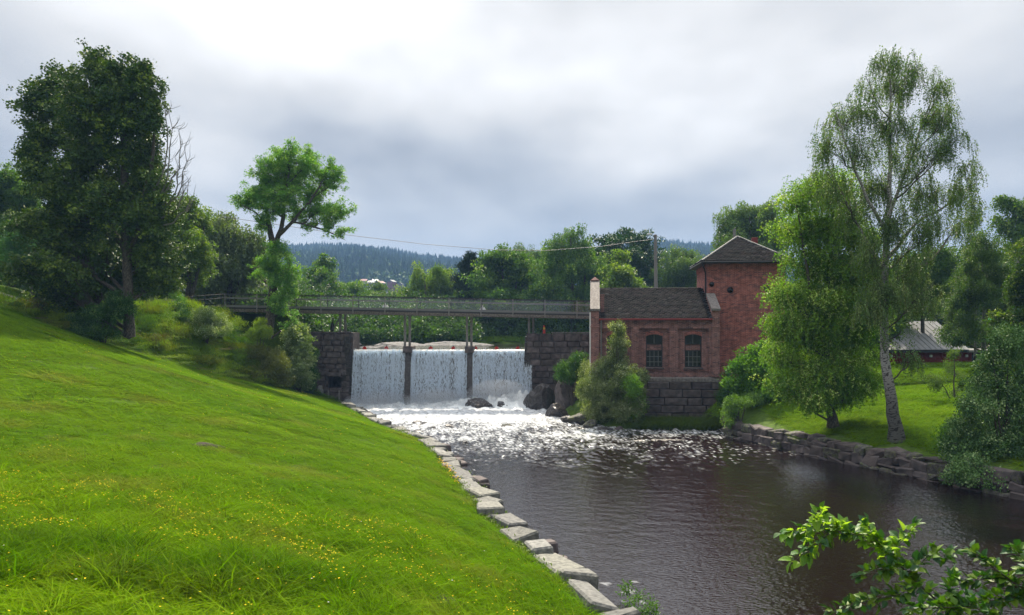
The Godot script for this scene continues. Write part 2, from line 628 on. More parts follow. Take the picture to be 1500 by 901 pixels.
func make_clumps() -> void:
	CL.broad = make_clump(22, 0.42, 0.7, 0.17, 0.06)        # big left tree, shrubs
	CL.fine = make_clump(30, 0.42, 0.7, 0.11, 0.035)       # ash-like
	CL.big = make_clump(26, 0.75, 0.65, 0.30, 0.10)         # trees far behind
	CL.birch = make_hanging(4, 1.15, 0.24, 0.09, 0.034, 14)
	CL.birch_far = make_hanging(6, 1.3, 0.55, 0.2, 0.07, 8)
	CL.weep = make_hanging(7, 0.42, 0.34, 0.095, 0.036, 7)
	CL.needles = make_needles()
	CL.small = make_clump(26, 0.28, 0.8, 0.085, 0.032)      # near shrubs
	CL.herb = make_clump(18, 0.3, 0.9, 0.16, 0.035, 0.2)

# blobs: [centre relative to base, radii, number of clumps]
func crown_points(blobs: Array, hole: float, hf: float, seed_: int) -> Array:
	var out := []
	nz2.seed = seed_
	nz2.frequency = hf
	nz2.fractal_octaves = 2
	for bl in blobs:
		var c: Vector3 = bl[0]
		var r: Vector3 = bl[1]
		var want: int = bl[2]
		var tries := 0
		var got := 0
		while got < want and tries < want * 4:
			tries += 1
			var p := c + rand_dir() * r * (pow(rng.randf(), 0.42) * rng.randf_range(0.92, 1.1))
			if nz2.get_noise_3dv(p) < hole:
				continue
			out.append(p)
			got += 1
	return out

func curve_pts(a: Vector3, b: Vector3, bend: Vector3, n: int, wob := 0.0) -> Array:
	var o := []
	for i in n + 1:
		var t := float(i) / n
		var p := a.lerp(b, t) + bend * 4.0 * t * (1 - t)
		if i > 0 and i < n:
			p += rand_dir() * wob
		o.append(p)
	return o

func taper(r0: float, r1: float, n: int) -> Array:
	var o := []
	for i in n + 1:
		o.append(lerpf(r0, r1, float(i) / n))
	return o

# trunk: points relative to the base with radii [Vector3, r]
func plant(called: String, label: String, category: String, base: Vector3, trunks: Array, blobs: Array, look: Dictionary, group := "") -> Node3D:
	var o := thing(called, label, category, base, 0.0, group)
	var seed_: int = look.get("seed", 1)
	rng.seed = seed_
	var bark: Material = look.get("bark", M.bark)
	for t in trunks:
		var tb := MB.new()
		var pts := []
		var rad := []
		for i in t.size() - 1:
			for k in 3:
				var f := k / 3.0
				pts.append(t[i][0].lerp(t[i + 1][0], f) + (rand_dir() * 0.04 if i + k > 0 else Vector3.ZERO))
				rad.append(lerpf(t[i][1], t[i + 1][1], f))
		pts.append(t[-1][0])
		rad.append(t[-1][1])
		if look.get("flare", true) and t[0][0].y < 0.6:
			rad[0] *= 1.3
			pts[0].y -= 0.25
		tb.tube(pts, rad, 9, true, 3.6 if bark == M.birch_bark else 0.0)
		build(look.get("stem", "trunk"), tb, bark, o)
	# limbs run from the nearest trunk point lower down to each blob
	var lr: float = look.get("limb", 0.08)
	var leafed := []
	nz2.seed = seed_
	nz2.frequency = look.get("holef", 0.5)
	nz2.fractal_octaves = 2
	if lr > 0:
		for bl in blobs:
			var c: Vector3 = bl[0]
			var best := 1e9
			var st := Vector3.ZERO
			var sr := 0.05
			for t in trunks:
				for i in t.size() - 1:
					for k in 5:
						var p: Vector3 = t[i][0].lerp(t[i + 1][0], k / 5.0)
						var horiz := Vector2(c.x - p.x, c.z - p.z).length()
						var q := absf((c.y - p.y) - horiz * look.get("rise", 0.8)) + horiz * 0.5
						if q < best:
							best = q
							st = p
							sr = lerpf(t[i][1], t[i + 1][1], k / 5.0)
			var lb := MB.new()
			var r0 := minf(sr * 0.6, lr)
			var pts := curve_pts(st, c, Vector3(0, -0.12, 0) * st.distance_to(c) * 0.4, 6, 0.08)
			lb.tube(pts, taper(r0, r0 * 0.3, 6), 6)
			var nt := maxi(5, bl[2] / look.get("per", 6))
			for k in nt:
				var s: Vector3 = pts[rng.randi_range(2, 6)]
				var e: Vector3 = c + rand_dir() * bl[1] * (pow(rng.randf(), 0.4) * rng.randf_range(0.7, 1.22))
				if nz2.get_noise_3dv(e) < look.get("hole", -0.25):
					continue
				var tw := curve_pts(s, e, Vector3(0, 0.1, 0) * s.distance_to(e), 4, 0.06)
				lb.tube(tw, taper(maxf(r0 * 0.3, 0.012), 0.006, 4), 3, false)
				for j in look.get("per", 6):
					var f := rng.randf_range(look.get("outer", 1.6), 4.3)
					var i := mini(int(f), 3)
					leafed.append(tw[i].lerp(tw[i + 1], f - i) + rand_dir() * rng.randf() * look.get("loose", 0.28))
			build("limb", lb, look.get("limb_bark", bark), o)
	var xs: Array[Transform3D] = []
	var cs := PackedColorArray()
	var pal: Array = look.colors
	var smin: float = look.get("smin", 0.8)
	var smax: float = look.get("smax", 1.25)
	var hang: bool = look.get("hang", false)
	var gain: float = look.get("gain", 1.6)
	nz.seed = seed_ + 5
	nz.frequency = 0.5
	if lr <= 0:
		leafed = crown_points(blobs, look.get("hole", -0.25), look.get("holef", 0.5), seed_)
	for p: Vector3 in leafed:
		var b := Basis(Vector3.UP, rng.randf() * TAU)
		if not hang:
			b = Basis(rand_dir(), rng.randf_range(0, 0.7)) * b
		xs.append(Transform3D(b.scaled(Vector3.ONE * rng.randf_range(smin, smax)), p))
		var t := clampf(0.5 + 0.9 * nz.get_noise_3dv(p * 0.8) + rng.randf_range(-0.35, 0.35), 0, 1)
		var q: Color = pal[0].lerp(pal[1], t)
		if pal.size() > 2 and rng.randf() < 0.16:
			q = pal[2]
		cs.append(q * gain)
	many("crown", look.clump, look.get("mat", M.leaf), xs, cs, o)
	return o

# blob given by its direction and size in the view, at the plant's distance
func blob(base: Vector3, px: float, py: float, rx: float, ry: float, cnt: int, dd := 0.0, rz := -1.0) -> Array:
	var d := -base.z + dd
	var k := d / F
	return [at(px, py, d) - base, Vector3(rx * k, ry * k, (rx if rz < 0 else rz) * k), cnt]


# ------------------------------------------------------------------ rocks and stones
func rock_mesh(size: Vector3, seed_: int, m := 9, cuts := 14, rough := 0.2) -> ArrayMesh:
	var r := RandomNumberGenerator.new()
	r.seed = seed_
	var f := FastNoiseLite.new()
	f.seed = seed_
	f.frequency = 1.1
	f.fractal_octaves = 3
	var pl := []
	for i in cuts:
		var z := r.randf_range(-0.5, 1)
		var a := r.randf() * TAU
		pl.append([Vector3(sqrt(1 - z * z) * cos(a), z, sqrt(1 - z * z) * sin(a)), r.randf_range(0.55, 0.92)])
	var b := MB.new()
	for ax in 3:
		for s in [-1.0, 1.0]:
			var g := []
			for i in m + 1:
				for j in m + 1:
					var p := Vector3.ZERO
					p[ax] = s
					p[(ax + 1) % 3] = tan((2.0 * i / m - 1) * PI / 4)
					p[(ax + 2) % 3] = tan((2.0 * j / m - 1) * PI / 4)
					p = p.normalized()
					p *= 1.0 + rough * 1.5 * f.get_noise_3dv(p * 0.8)
					for q in pl:
						var e: float = p.dot(q[0]) - q[1]
						if e > 0:
							p -= q[0] * e * 0.92
					p *= 1.0 + rough * 0.5 * f.get_noise_3dv(p * 3.0)
					g.append(p * size)
			for i in m:
				for j in m:
					var a: Vector3 = g[i * (m + 1) + j]
					b.quad_out(a, g[(i + 1) * (m + 1) + j], g[(i + 1) * (m + 1) + j + 1], g[i * (m + 1) + j + 1], a)
	return b.mesh()

func rock(called: String, label: String, where: Vector3, size: Vector3, mat: Material, seed_: int, turn := 0.0, group := "rocks in the river") -> void:
	var o := put(called, rock_mesh(size, seed_), mat)
	o.position = where
	o.rotation.y = turn
	tag(o, label, "rock", group)


# ------------------------------------------------------------------ the scene
func _ready() -> void:
	rng.seed = 7
	left_land = left_edge + PackedVector2Array([Vector2(-13.2, 85), Vector2(-120, 85), Vector2(-120, -20), Vector2(5.2, -20)])
	right_land = right_edge + PackedVector2Array([Vector2(2.2, 85), Vector2(120, 85), Vector2(120, -20), Vector2(27, -20)])
	bank_land = bank_line + PackedVector2Array([Vector2(-17.2, 90), Vector2(-120, 90), Vector2(-120, 44)])
	gn.seed = 3
	gn.frequency = 0.12
	gn.fractal_octaves = 3
	nz.fractal_octaves = 3
	# camera: level, lens shifted up a little
	var cam := Camera3D.new()
	cam.name = "camera"
	add_child(cam)
	cam.position = Vector3(0, EYE, 0)
	cam.keep_aspect = Camera3D.KEEP_HEIGHT
	cam.set_frustum(2 * 0.1 * 450.5 / F, Vector2(0, 0.1 * (HZ - 450.5) / F), 0.1, 4000)
	cam.current = true
	# sky, air and exposure
	var env := Environment.new()
	env.background_mode = Environment.BG_SKY
	var sky := Sky.new()
	var sm := PanoramaSkyMaterial.new()
	sm.panorama = make_sky()
	sky.sky_material = sm
	env.sky = sky
	env.background_energy_multiplier = 1.0
	env.tonemap_mode = Environment.TONE_MAPPER_LINEAR
	env.tonemap_exposure = 2.0
	env.fog_enabled = true
	env.fog_light_color = Color(0.6, 0.78, 1.0)
	env.fog_density = 0.00032
	env.volumetric_fog_enabled = true
	env.volumetric_fog_density = 0.0
	env.sdfgi_enabled = true
	env.ssao_enabled = true
	env.ssil_enabled = true
	var we := WorldEnvironment.new()
	we.name = "sky_and_air"
	we.environment = env
	add_child(we)
	# the sun, ahead and high
	var sun := DirectionalLight3D.new()
	sun.name = "sun"
	sun.light_energy = 1.6
	sun.light_color = Color(1.0, 0.95, 0.86)
	sun.light_angular_distance = 1.5
	sun.shadow_enabled = true
	add_child(sun)
	sun.rotation = Vector3(deg_to_rad(-SUN_EL), PI - deg_to_rad(SUN_AZ), 0)

	make_materials()
	make_clumps()
	make_ground()
	make_water()
	make_hills()
	make_weir()
	make_bridge()
	make_building()
	make_bank_walls()
	make_rocks()
	make_trees()
	make_shrubs()
	make_grass()
	make_small_things()


# ------------------------------------------------------------------ ground and water
func grid_mesh(xs: PackedFloat32Array, ds: PackedFloat32Array, hf: Callable, cf: Callable) -> ArrayMesh:
	var b := MB.new()
	var w := xs.size()
	var hh := PackedFloat32Array()
	for d in ds:
		for x in xs:
			hh.append(hf.call(x, d))
	for j in ds.size():
		for i in w:
			var y := hh[j * w + i]
			var i0 := maxi(i - 1, 0)
			var i1 := mini(i + 1, w - 1)
			var j0 := maxi(j - 1, 0)
			var j1 := mini(j + 1, ds.size() - 1)
			var gx := (hh[j * w + i1] - hh[j * w + i0]) / (xs[i1] - xs[i0])
			var gd := (hh[j1 * w + i] - hh[j0 * w + i]) / (ds[j1] - ds[j0])
			b.col = cf.call(xs[i], ds[j], y)
			b.vert(Vector3(xs[i], y, -ds[j]), Vector3(-gx, 1, gd), Vector2(xs[i], ds[j]))
	for j in ds.size() - 1:
		for i in w - 1:
			var a := j * w + i
			b.ix.append_array([a, a + w, a + 1, a + 1, a + w, a + w + 1])
	return b.mesh()

func steps(a: float, b: float, st: float) -> PackedFloat32Array:
	var o := PackedFloat32Array()
	var n := int(round((b - a) / st))
	for i in n + 1:
		o.append(lerpf(a, b, float(i) / n))
	return o

func make_ground() -> void:
	var xs := steps(-70, -36, 2.0)
	xs.append_array(steps(-35.5, 30, 0.5))
	xs.append_array(steps(32, 70, 2.0))
	var ds := steps(-8, 5, 1.0)
	ds.append_array(steps(5.5, 72, 0.5))
	ds.append_array(steps(73, 150, 2.0))
	var g := put("ground", grid_mesh(xs, ds, ground, func(_x, _d, _y): return Color(1, 1, 1)), M.soil)
	tag(g, "", "", "", "structure")
	# gravel path at the top of the meadow
	var b := MB.new()
	var pa := [Vector2(-60, 57), Vector2(-46, 58.5), Vector2(-38, 60.5), Vector2(-30, 63), Vector2(-26, 66)]
	for i in pa.size() - 1:
		for k in 8:
			var p: Vector2 = pa[i].lerp(pa[i + 1], k / 8.0)
			var q: Vector2 = pa[i].lerp(pa[i + 1], (k + 1) / 8.0)
			b.quad_out(on_ground(p.x, p.y - 1, 0.05), on_ground(q.x, q.y - 1, 0.05), on_ground(q.x, q.y + 1, 0.05), on_ground(p.x, p.y + 1, 0.05), Vector3.UP)
	var path := build("path", b, tri_mat([[0.0, Color(0.12, 0.11, 0.1)], [1.0, Color(0.28, 0.26, 0.24)]], 0.05, 0.8, 71))
	tag(path, "", "", "", "structure")

func chop(x: float, d: float) -> float:   # how rough the lower water runs
	var fall := smoothstep(40.0, 60.0, d)
	var edge := smoothstep(33.0, 43.0, d + 0.25 * (x - 2.0) + 2.5 * gn.get_noise_2d(x * 1.4, d * 0.7) - maxf(0.0, x - 7.0) * 0.9)
	return edge * (1.0 + 0.5 * fall)

func make_water() -> void:
	var w1 := FastNoiseLite.new()
	w1.frequency = 0.8
	w1.fractal_octaves = 2
	w1.seed = 21
	var w2 := FastNoiseLite.new()
	w2.frequency = 1.5
	w2.fractal_octaves = 2
	w2.seed = 22
	var xs := steps(-15.5, 14, 0.085)
	xs.append_array(steps(14.3, 30, 0.3))
	var ds := steps(4, 14, 0.4)
	ds.append_array(steps(14.12, 34, 0.12))
	ds.append_array(steps(34.16, 66.2, 0.15))
	var hf := func(x: float, d: float) -> float:
		var c := chop(x, d)
		var calm := 0.55 + 0.9 * gn.get_noise_2d(x * 0.9 + 200, d * 0.5)
		var h := calm * (0.013 * w1.get_noise_2d(x * 0.9 + d * 0.12, d * 1.9) + 0.010 * w2.get_noise_2d(x * 1.1 - d * 0.1, d * 2.0))
		h += c * (0.06 * w1.get_noise_2d(x * 1.1 + 50, d * 0.9) + 0.07 * w2.get_noise_2d(x + 9, d * 0.8))
		h += 0.35 * smoothstep(61.0, 66.0, d) * (0.4 + w1.get_noise_2d(x * 2.0, d * 2.0))
		return h
	var fo := FastNoiseLite.new()
	fo.frequency = 0.45
	fo.fractal_octaves = 3
	fo.seed = 33
	var fl := FastNoiseLite.new()
	fl.frequency = 2.3
	fl.fractal_octaves = 2
	fl.seed = 34
	rng.seed = 55
	var foam := func(x: float, d: float, _y: float) -> Color:  # foam, and sun glitter painted into the same vertex colour
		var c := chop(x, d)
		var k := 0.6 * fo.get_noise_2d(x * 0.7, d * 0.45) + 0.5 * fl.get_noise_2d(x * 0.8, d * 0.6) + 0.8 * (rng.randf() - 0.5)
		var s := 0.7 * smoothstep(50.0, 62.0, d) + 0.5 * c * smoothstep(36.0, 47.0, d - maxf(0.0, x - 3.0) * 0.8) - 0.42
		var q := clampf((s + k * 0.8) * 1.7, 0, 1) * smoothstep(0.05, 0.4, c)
		var painted_glint := 0.2 * c * smoothstep(35.0, 46.0, d) * (0.6 + 1.2 * fo.get_noise_2d(x * 0.5 + 60, d * 0.35))
		if rng.randf() < painted_glint:  # pale speck painted as sparkle of the sun, not foam
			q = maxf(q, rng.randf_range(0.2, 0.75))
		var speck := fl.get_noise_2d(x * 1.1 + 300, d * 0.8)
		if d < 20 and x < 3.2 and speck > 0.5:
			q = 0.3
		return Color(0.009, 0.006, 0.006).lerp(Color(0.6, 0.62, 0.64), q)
	var water := StandardMaterial3D.new()
	water.vertex_color_use_as_albedo = true
	water.roughness = 0.05
	water.metallic_specular = 0.48
	water.normal_enabled = true
	# ripples too small to be built
	water.normal_texture = noise_tex(0.03, 77, [], 5.0, 512, 3)
	water.normal_scale = 0.4
	water.uv1_triplanar = true
	water.uv1_world_triplanar = true
	water.uv1_scale = Vector3(0.28, 1.0, 0.55)
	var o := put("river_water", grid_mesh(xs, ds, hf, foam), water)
	tag(o, "", "", "", "structure")
	# the pond above the weir
	var pm := std(Color(0.02, 0.018, 0.015), 0.05, 0.36)
	pm.normal_enabled = true
	pm.normal_texture = noise_tex(0.02, 78, [], 3.0)
	pm.uv1_triplanar = true
	pm.uv1_world_triplanar = true
	pm.uv1_scale = Vector3.ONE * 0.3
	var pb := MB.new()
	pb.quad_out(Vector3(-30, 4.36, -66.3), Vector3(40, 4.36, -66.3), Vector3(40, 4.36, -104), Vector3(-30, 4.36, -104), Vector3.UP)
	var pond := build("pond_water", pb, pm)
	tag(pond, "", "", "", "structure")

func hill_height(x: float, d: float) -> float:
	var h := lut(d, [[140.0, 5.0], [300.0, 8.0], [420.0, 16.0], [600.0, 36.0], [900.0, 76.0], [1200.0, 112.0], [1500.0, 124.0], [2200.0, 128.0]])
	var px := x / d * F + 750.0
	var shape := lut(px, [[0.0, 0.8], [400.0, 1.0], [520.0, 1.0], [660.0, 0.82], [780.0, 0.8], [960.0, 1.06], [1050.0, 1.0], [1300.0, 0.8], [1600.0, 0.7]])
	h *= lerpf(1.0, shape, smoothstep(300.0, 900.0, d))
	return h + smoothstep(250.0, 700.0, d) * 7.0 * gn.get_noise_2d(x * 0.05, d * 0.05) - 0.6 * smoothstep(160.0, 140.0, d)

func make_hills() -> void:
	var xs := steps(-1500, -150, 45)
	xs.append_array(steps(-135, 135, 15))
	xs.append_array(steps(150, 1500, 45))
	var ds := steps(146, 300, 14)
	ds.append_array(steps(325, 2200, 25))
	var m := tri_mat([[0.0, Color(0.02, 0.03, 0.012)], [1.0, Color(0.05, 0.07, 0.02)]], 0.02, 0.02, 81, 0.0, 0.95)
	var o := put("hills", grid_mesh(xs, ds, hill_height, func(_x, _d, _y): return Color(1, 1, 1)), m)
	tag(o, "", "", "", "structure")
	# wooded hillside: conifers with some birches between, one mass
	var b := MB.new()
	for k in 5:
		var y0 := 0.08 + 0.17 * k
		var y1 := y0 + 0.36 - 0.02 * k
		var r := 0.2 * (1.0 - k / 5.2)
		for i in 7:
			var a0 := TAU * i / 7.0 + k
			var a1 := TAU * (i + 1) / 7.0 + k
			var rr := r * (0.75 + 0.5 * ((i * 3 + k) % 4) / 3.0)
			b.tri_out(Vector3(cos(a0) * rr, y0, sin(a0) * rr), Vector3(cos(a1) * rr, y0 + 0.02, sin(a1) * rr), Vector3(0, minf(y1, 1.0), 0), Vector3(cos(a0), 0.4, sin(a0)))
	var con := b.mesh()
	rng.seed = 90
	var xsf: Array[Transform3D] = []
	var cs := PackedColorArray()
	var lf: Array[Transform3D] = []
	var lc := PackedColorArray()
	for i in 15000:
		var d := rng.randf_range(520, 1320)
		var px := rng.randf_range(380, 1130)
		if rng.randf() < 0.06:
			px = rng.randf_range(-50, 1550)
		var x := (px - 750) / F * d
		var clear := 0.5 + gn.get_noise_2d(x * 0.06, d * 0.06)
		if d < 640 and clear < 0.75:
			continue
		var h := rng.randf_range(11, 21)
		var p := Vector3(x, hill_height(x, d) - 0.5, -d)
		if rng.randf() < 0.74:
			xsf.append(Transform3D(Basis(Vector3.UP, rng.randf() * TAU).scaled(Vector3(h * rng.randf_range(0.9, 1.3), h, h)), p))
			cs.append(Color(0.008, 0.022, 0.012).lerp(Color(0.034, 0.06, 0.02), clampf(0.5 + 1.1 * gn.get_noise_2d(x * 0.12, d * 0.07) + rng.randf_range(-0.35, 0.35), 0, 1)))
		else:
			lf.append(Transform3D(Basis(Vector3.UP, rng.randf() * TAU).scaled(Vector3(h * 0.6, h * 0.55, h * 0.6)), p + Vector3(0, h * 0.35, 0)))
			lc.append(Color(0.04, 0.085, 0.02).lerp(Color(0.06, 0.11, 0.03), rng.randf()))
	many("hillside_forest", con, M.needle, xsf, cs)
	var rb := MB.new()
	rng.seed = 91
	for i in 120:
		var p := rand_dir() * Vector3(0.5, 0.6, 0.5) * rng.randf_range(0.8, 1.05)
		var d := rand_dir()
		rb.leaf(p, d, d.cross(p).normalized(), 0.3, 0.1)
	many("hillside_birch_woods", rb.mesh(), M.needle, lf, lc)


# ------------------------------------------------------------------ the weir
func block_wall(parent: Node3D, called: String, mat: Material, x0: float, x1: float, y0: float, y1: float, front: Callable, thick: float, rows: Array, widths: Vector2, skip = null) -> void:
	# courses of squared stones; front(y) -> z of the face
	var y := y0
	var r := 0
	while y < y1 - 0.05:
		var h: float = minf(rows[r % rows.size()], y1 - y)
		if y1 - y - h < 0.12:
			h = y1 - y
		var x := x0 - (rng.randf() * 0.3 if r % 2 else 0.0)
		while x < x1 - 0.01:
			var w := rng.randf_range(widths.x, widths.y)
			if x1 - x - w < 0.3:
				w = x1 - x
			var a := maxf(x, x0)
			var z: float = front.call(y + h / 2) + rng.randf_range(-0.02, 0.03)
			if w > 0.1 and not (skip != null and skip.call(a, x + w, y, y + h)):
				var b := MB.new()
				var t := rng.randf_range(0.6, 1.4)
				b.col = Color(t, t * rng.randf_range(0.94, 1.0), t * rng.randf_range(0.9, 1.0))
				b.box(Vector3(a + 0.022, y + 0.02, z - thick), Vector3(x + w - 0.022, y + h - 0.02, z), 0.03, 0.014, rng)
				build(called, b, mat, parent)
			x += w
		y += h
		r += 1

func make_weir() -> void:
	rng.seed = 100
	# left abutment
	var la := thing("stone_abutment", "dark stone block abutment left of the waterfall with square black opening", "abutment", Vector3.ZERO, 0.0, "stone abutments of the weir")
	block_wall(la, "stone_block", M.dark_stone, -16.6, -12.95, 0.0, 5.9, func(y): return -65.35 - 0.03 * y, 0.5, [0.46, 0.52, 0.42, 0.5], Vector2(0.6, 1.2), func(a, b, y, t): return b > -14.75 and a < -13.75 and t > 1.42 and y < 2.3)
	var core := MB.new()
	core.box(Vector3(-16.4, -0.5, -68.5), Vector3(-14.75, 5.8, -65.75))
	core.box(Vector3(-13.75, -0.5, -68.5), Vector3(-12.75, 5.8, -65.75))
	core.box(Vector3(-14.75, 2.3, -68.5), Vector3(-13.75, 5.8, -65.75))
	core.box(Vector3(-14.75, -0.5, -68.5), Vector3(-13.75, 1.35, -65.75))
	core.box(Vector3(-14.75, 1.35, -68.5), Vector3(-13.75, 2.3, -67.8))
	build("core", core, M.dark_stone, la)
	block_side(la, -12.95, 1.0)
	var lt := MB.new()
	lt.box(Vector3(-14.85, 2.3, -65.6), Vector3(-13.6, 2.62, -65.25), 0.03, 0.01, rng)
	build("lintel", lt, M.dark_stone, la)
	for x in [-14.6, -13.75]:
		var p := MB.new()
		p.box(Vector3(x - 0.05, 0.2, -65.2), Vector3(x + 0.05, 1.2, -65.1), 0.01)
		build("post", p, M.post_wood, la)
	# right abutment
	var ra := thing("stone_abutment", "dark stone block abutment between waterfall and brick building", "abutment", Vector3.ZERO, 0.0, "stone abutments of the weir")
	block_wall(ra, "stone_block", M.dark_stone, 1.15, 7.4, 0.2, 5.75, func(y): return -65.5 + 0.02 * y, 0.5, [0.5, 0.46, 0.54, 0.48], Vector2(0.7, 1.3))
	core = MB.new()
	core.box(Vector3(1.3, -0.5, -69.5), Vector3(7.3, 5.66, -65.8))
	build("core", core, M.dark_stone, ra)
	block_side(ra, 1.1, -1.0)
	var cap := MB.new()
	cap.box(Vector3(3.2, 5.75, -66.6), Vector3(7.4, 5.83, -65.45), 0.02)
	build("cap", cap, M.plaster, ra)
	# the weir wall and its two piers
	var weir := thing("weir", "stone weir wall with two narrow piers dividing the waterfall", "weir", Vector3.ZERO)
	var wb := MB.new()
	wb.box(Vector3(-12.9, -0.6, -68.2), Vector3(2.0, 4.22, -66.5), 0.1)
	build("wall", wb, M.wet_stone, weir)
	for px in [597.0, 687.5]:
		var x: float = (px - 750) / F * 65.6
		var p := MB.new()
		p.quad_out(Vector3(x - 0.14, 0, -64.55), Vector3(x + 0.32, 0, -64.55), Vector3(x + 0.22, 4.3, -65.7), Vector3(x - 0.18, 4.3, -65.7), Vector3(0, 0, 1))
		p.quad_out(Vector3(x - 0.14, 0, -64.9), Vector3(x - 0.18, 4.3, -65.7), Vector3(x - 0.18, 4.3, -66.6), Vector3(x - 0.14, 0, -66.6), Vector3(-1, 0, 0))
		p.quad_out(Vector3(x + 0.32, 0, -64.9), Vector3(x + 0.22, 4.3, -65.7), Vector3(x + 0.22, 4.3, -66.6), Vector3(x + 0.32, 0, -66.6), Vector3(1, 0, 0))
		build("pier", p, M.wet_stone, weir)
		var q := MB.new()
		q.box(Vector3(x - 0.36, 4.18, -67.9), Vector3(x + 0.36, 4.72, -65.45), 0.05, 0.015, rng)
		build("pier_cap", q, M.dark_stone, weir)
	make_falls()

func block_side(parent: Node3D, x: float, s: float) -> void:
	# the battered return face towards the falling water
	var y := 0.0
	while y < 5.5:
		var z := -65.4
		while z > -67.8:
			var w := rng.randf_range(0.7, 1.1)
			var b := MB.new()
			var t := rng.randf_range(0.5, 0.9)
			b.col = Color(t, t, t)
			var lean := (5.5 - y) * 0.055 * (1.0 if s > 0 else -1.0)
			var a := x + lean * 1.0
			b.box(Vector3(minf(a, a - s * 0.5), y + 0.01, z - w + 0.015), Vector3(maxf(a, a - s * 0.5), y + 0.49, z - 0.015), 0.03, 0.012, rng)
			build("stone_block", b, M.wet_stone, parent)
			z -= w
		y += 0.5

func make_falls() -> void:
	rng.seed = 120
	# long drops of falling water
	var b := MB.new()
	for i in 5:
		var a0 := TAU * i / 5.0
		var a1 := TAU * (i + 1) / 5.0
		var p := Vector3(cos(a0), 0, sin(a0)) * 0.5
		var q := Vector3(cos(a1), 0, sin(a1)) * 0.5
		b.tri_out(p + Vector3(0, -0.2, 0), q + Vector3(0, -0.2, 0), Vector3(0, 0.5, 0), p + q)
		b.tri_out(p + Vector3(0, -0.2, 0), q + Vector3(0, -0.2, 0), Vector3(0, -0.5, 0), p + q)
	var drop := b.mesh()
	var sheet := FastNoiseLite.new()
	sheet.seed = 5
	sheet.frequency = 1.6
	sheet.fractal_octaves = 3
	var spans := [[-12.75, -8.55, 0.15], [-8.1, -3.6, 0.35], [-3.15, 1.6, 0.75]]
	for sp in spans:
		var xs: Array[Transform3D] = []
		var cs := PackedColorArray()
		var ropes := []
		for i in 75:
			ropes.append([rng.randf_range(sp[0], sp[1]), rng.randf_range(0.012, 0.06), rng.randf_range(0.2, 1.0)])
		for i in 17000:
			var rp: Array = ropes[rng.randi() % 75]
			var u := rng.randf()
			var x: float = rp[0] + rng.randfn() * rp[1] * (1.0 + 1.2 * u) + 0.03 * sin(u * 3.0 + rp[2] * 9.0)
			if rng.randf() < 0.38:
				x = rng.randf_range(sp[0], sp[1])
			elif rng.randf() > rp[2]:
				continue
			if x < sp[0] or x > sp[1]:
				continue
			var fall := pow(u, 0.85) * 4.3
			var lay := rng.randf()
			var z := -66.15 + 0.16 * lay + 0.55 * sqrt(fall)
			var y := 4.40 - fall
			if y < 0.05 + sp[2] * clampf((x - sp[0]) / (sp[1] - sp[0]) * 1.6, 0, 1):
				continue
			var wd := rng.randf_range(0.016, 0.034)
			var ln := rng.randf_range(0.1, 0.4) * (0.6 + 0.6 * (1 - u))
			xs.append(Transform3D(Basis.from_scale(Vector3(wd, ln, wd)), Vector3(x + 0.1 * fall * 0.04 * sin(x * 3), y, z)))
			var t := rng.randf_range(0.92, 1.0)
			cs.append(Color(t * 0.97, t, t * 1.02))
		# the curl where the water goes over the crest
		var o := thing("falling_water", "", "", Vector3.ZERO)
		o.set_meta("kind", "structure")
		many("drops", drop, M.drop, xs, cs, o)
		var curl := MB.new()
		var n := int((sp[1] - sp[0]) / 0.05)
		var prof := []
		for i in n + 1:
			var x := lerpf(sp[0], sp[1], float(i) / n)
			var row := []
			var k := sheet.get_noise_2d(x * 1.5, 0.0)
			var reach := 0.16 + 0.3 * maxf(0.0, k + 0.2)
			for j in 9:
				var f := j / 8.0
				if f < 0.5:
					row.append(Vector3(x, 4.42 - 0.03 * f + 0.012 * k, -66.9 + 1.3 * f))
				else:
					var g := (f - 0.5) * 2.0 * reach
					row.append(Vector3(x, 4.40 - g, -66.25 + 0.55 * sqrt(g) + 0.02 * k))
			prof.append(row)
		for i in n:
			for j in 8:
				var t := 0.75 + 0.12 * sheet.get_noise_2d(i * 0.3, j)
				curl.col = Color(t, t, t)
				curl.quad_out(prof[i][j], prof[i + 1][j], prof[i + 1][j + 1], prof[i][j + 1], Vector3(0, 0.6, 0.6))
		build("crest_water", curl, M.drop, o)
	# mist at the foot
	for q in [[-10.4, 0.5, -63.9, 5.5, 1.5, 2.6], [-5.8, 0.6, -63.9, 5.0, 1.8, 2.6], [-1.0, 0.9, -63.9, 5.4, 2.6, 2.6]]:
		var mist := FogVolume.new()
		mist.name = numbered("mist")
		mist.shape = RenderingServer.FOG_VOLUME_SHAPE_ELLIPSOID
		mist.size = Vector3(q[3], q[4], q[5])
		mist.position = Vector3(q[0], q[1], q[2])
		var fm := FogMaterial.new()
		fm.density = 0.22
		fm.albedo = Color(0.95, 0.97, 1.0)
		mist.material = fm
		mist.set_meta("kind", "stuff")
		add_child(mist)
	# spray and churned foam at the foot
	var fs: Array[Transform3D] = []
	var fc := PackedColorArray()
	for i in 26000:
		var x := rng.randf_range(-13.2, 2.2)
		var h := pow(rng.randf(), 2.2)
		var up := lut(x, [[-13.0, 0.55], [-9.0, 0.8], [-6.0, 1.0], [-3.0, 1.5], [0.0, 1.7], [1.5, 1.5], [2.2, 0.9]])
		var z := -65.4 + rng.randf_range(0, 3.2) * rng.randf()
		var s := rng.randf_range(0.015, 0.05)
		fs.append(Transform3D(Basis(rand_dir(), rng.randf() * TAU).scaled(Vector3(s, s * 1.6, s)), Vector3(x, 0.05 + h * up * (1.0 - (z + 65.4) / 4.5), z)))
		var t := rng.randf_range(0.7, 0.88)
		fc.append(Color(t * 0.97, t, t * 1.01))
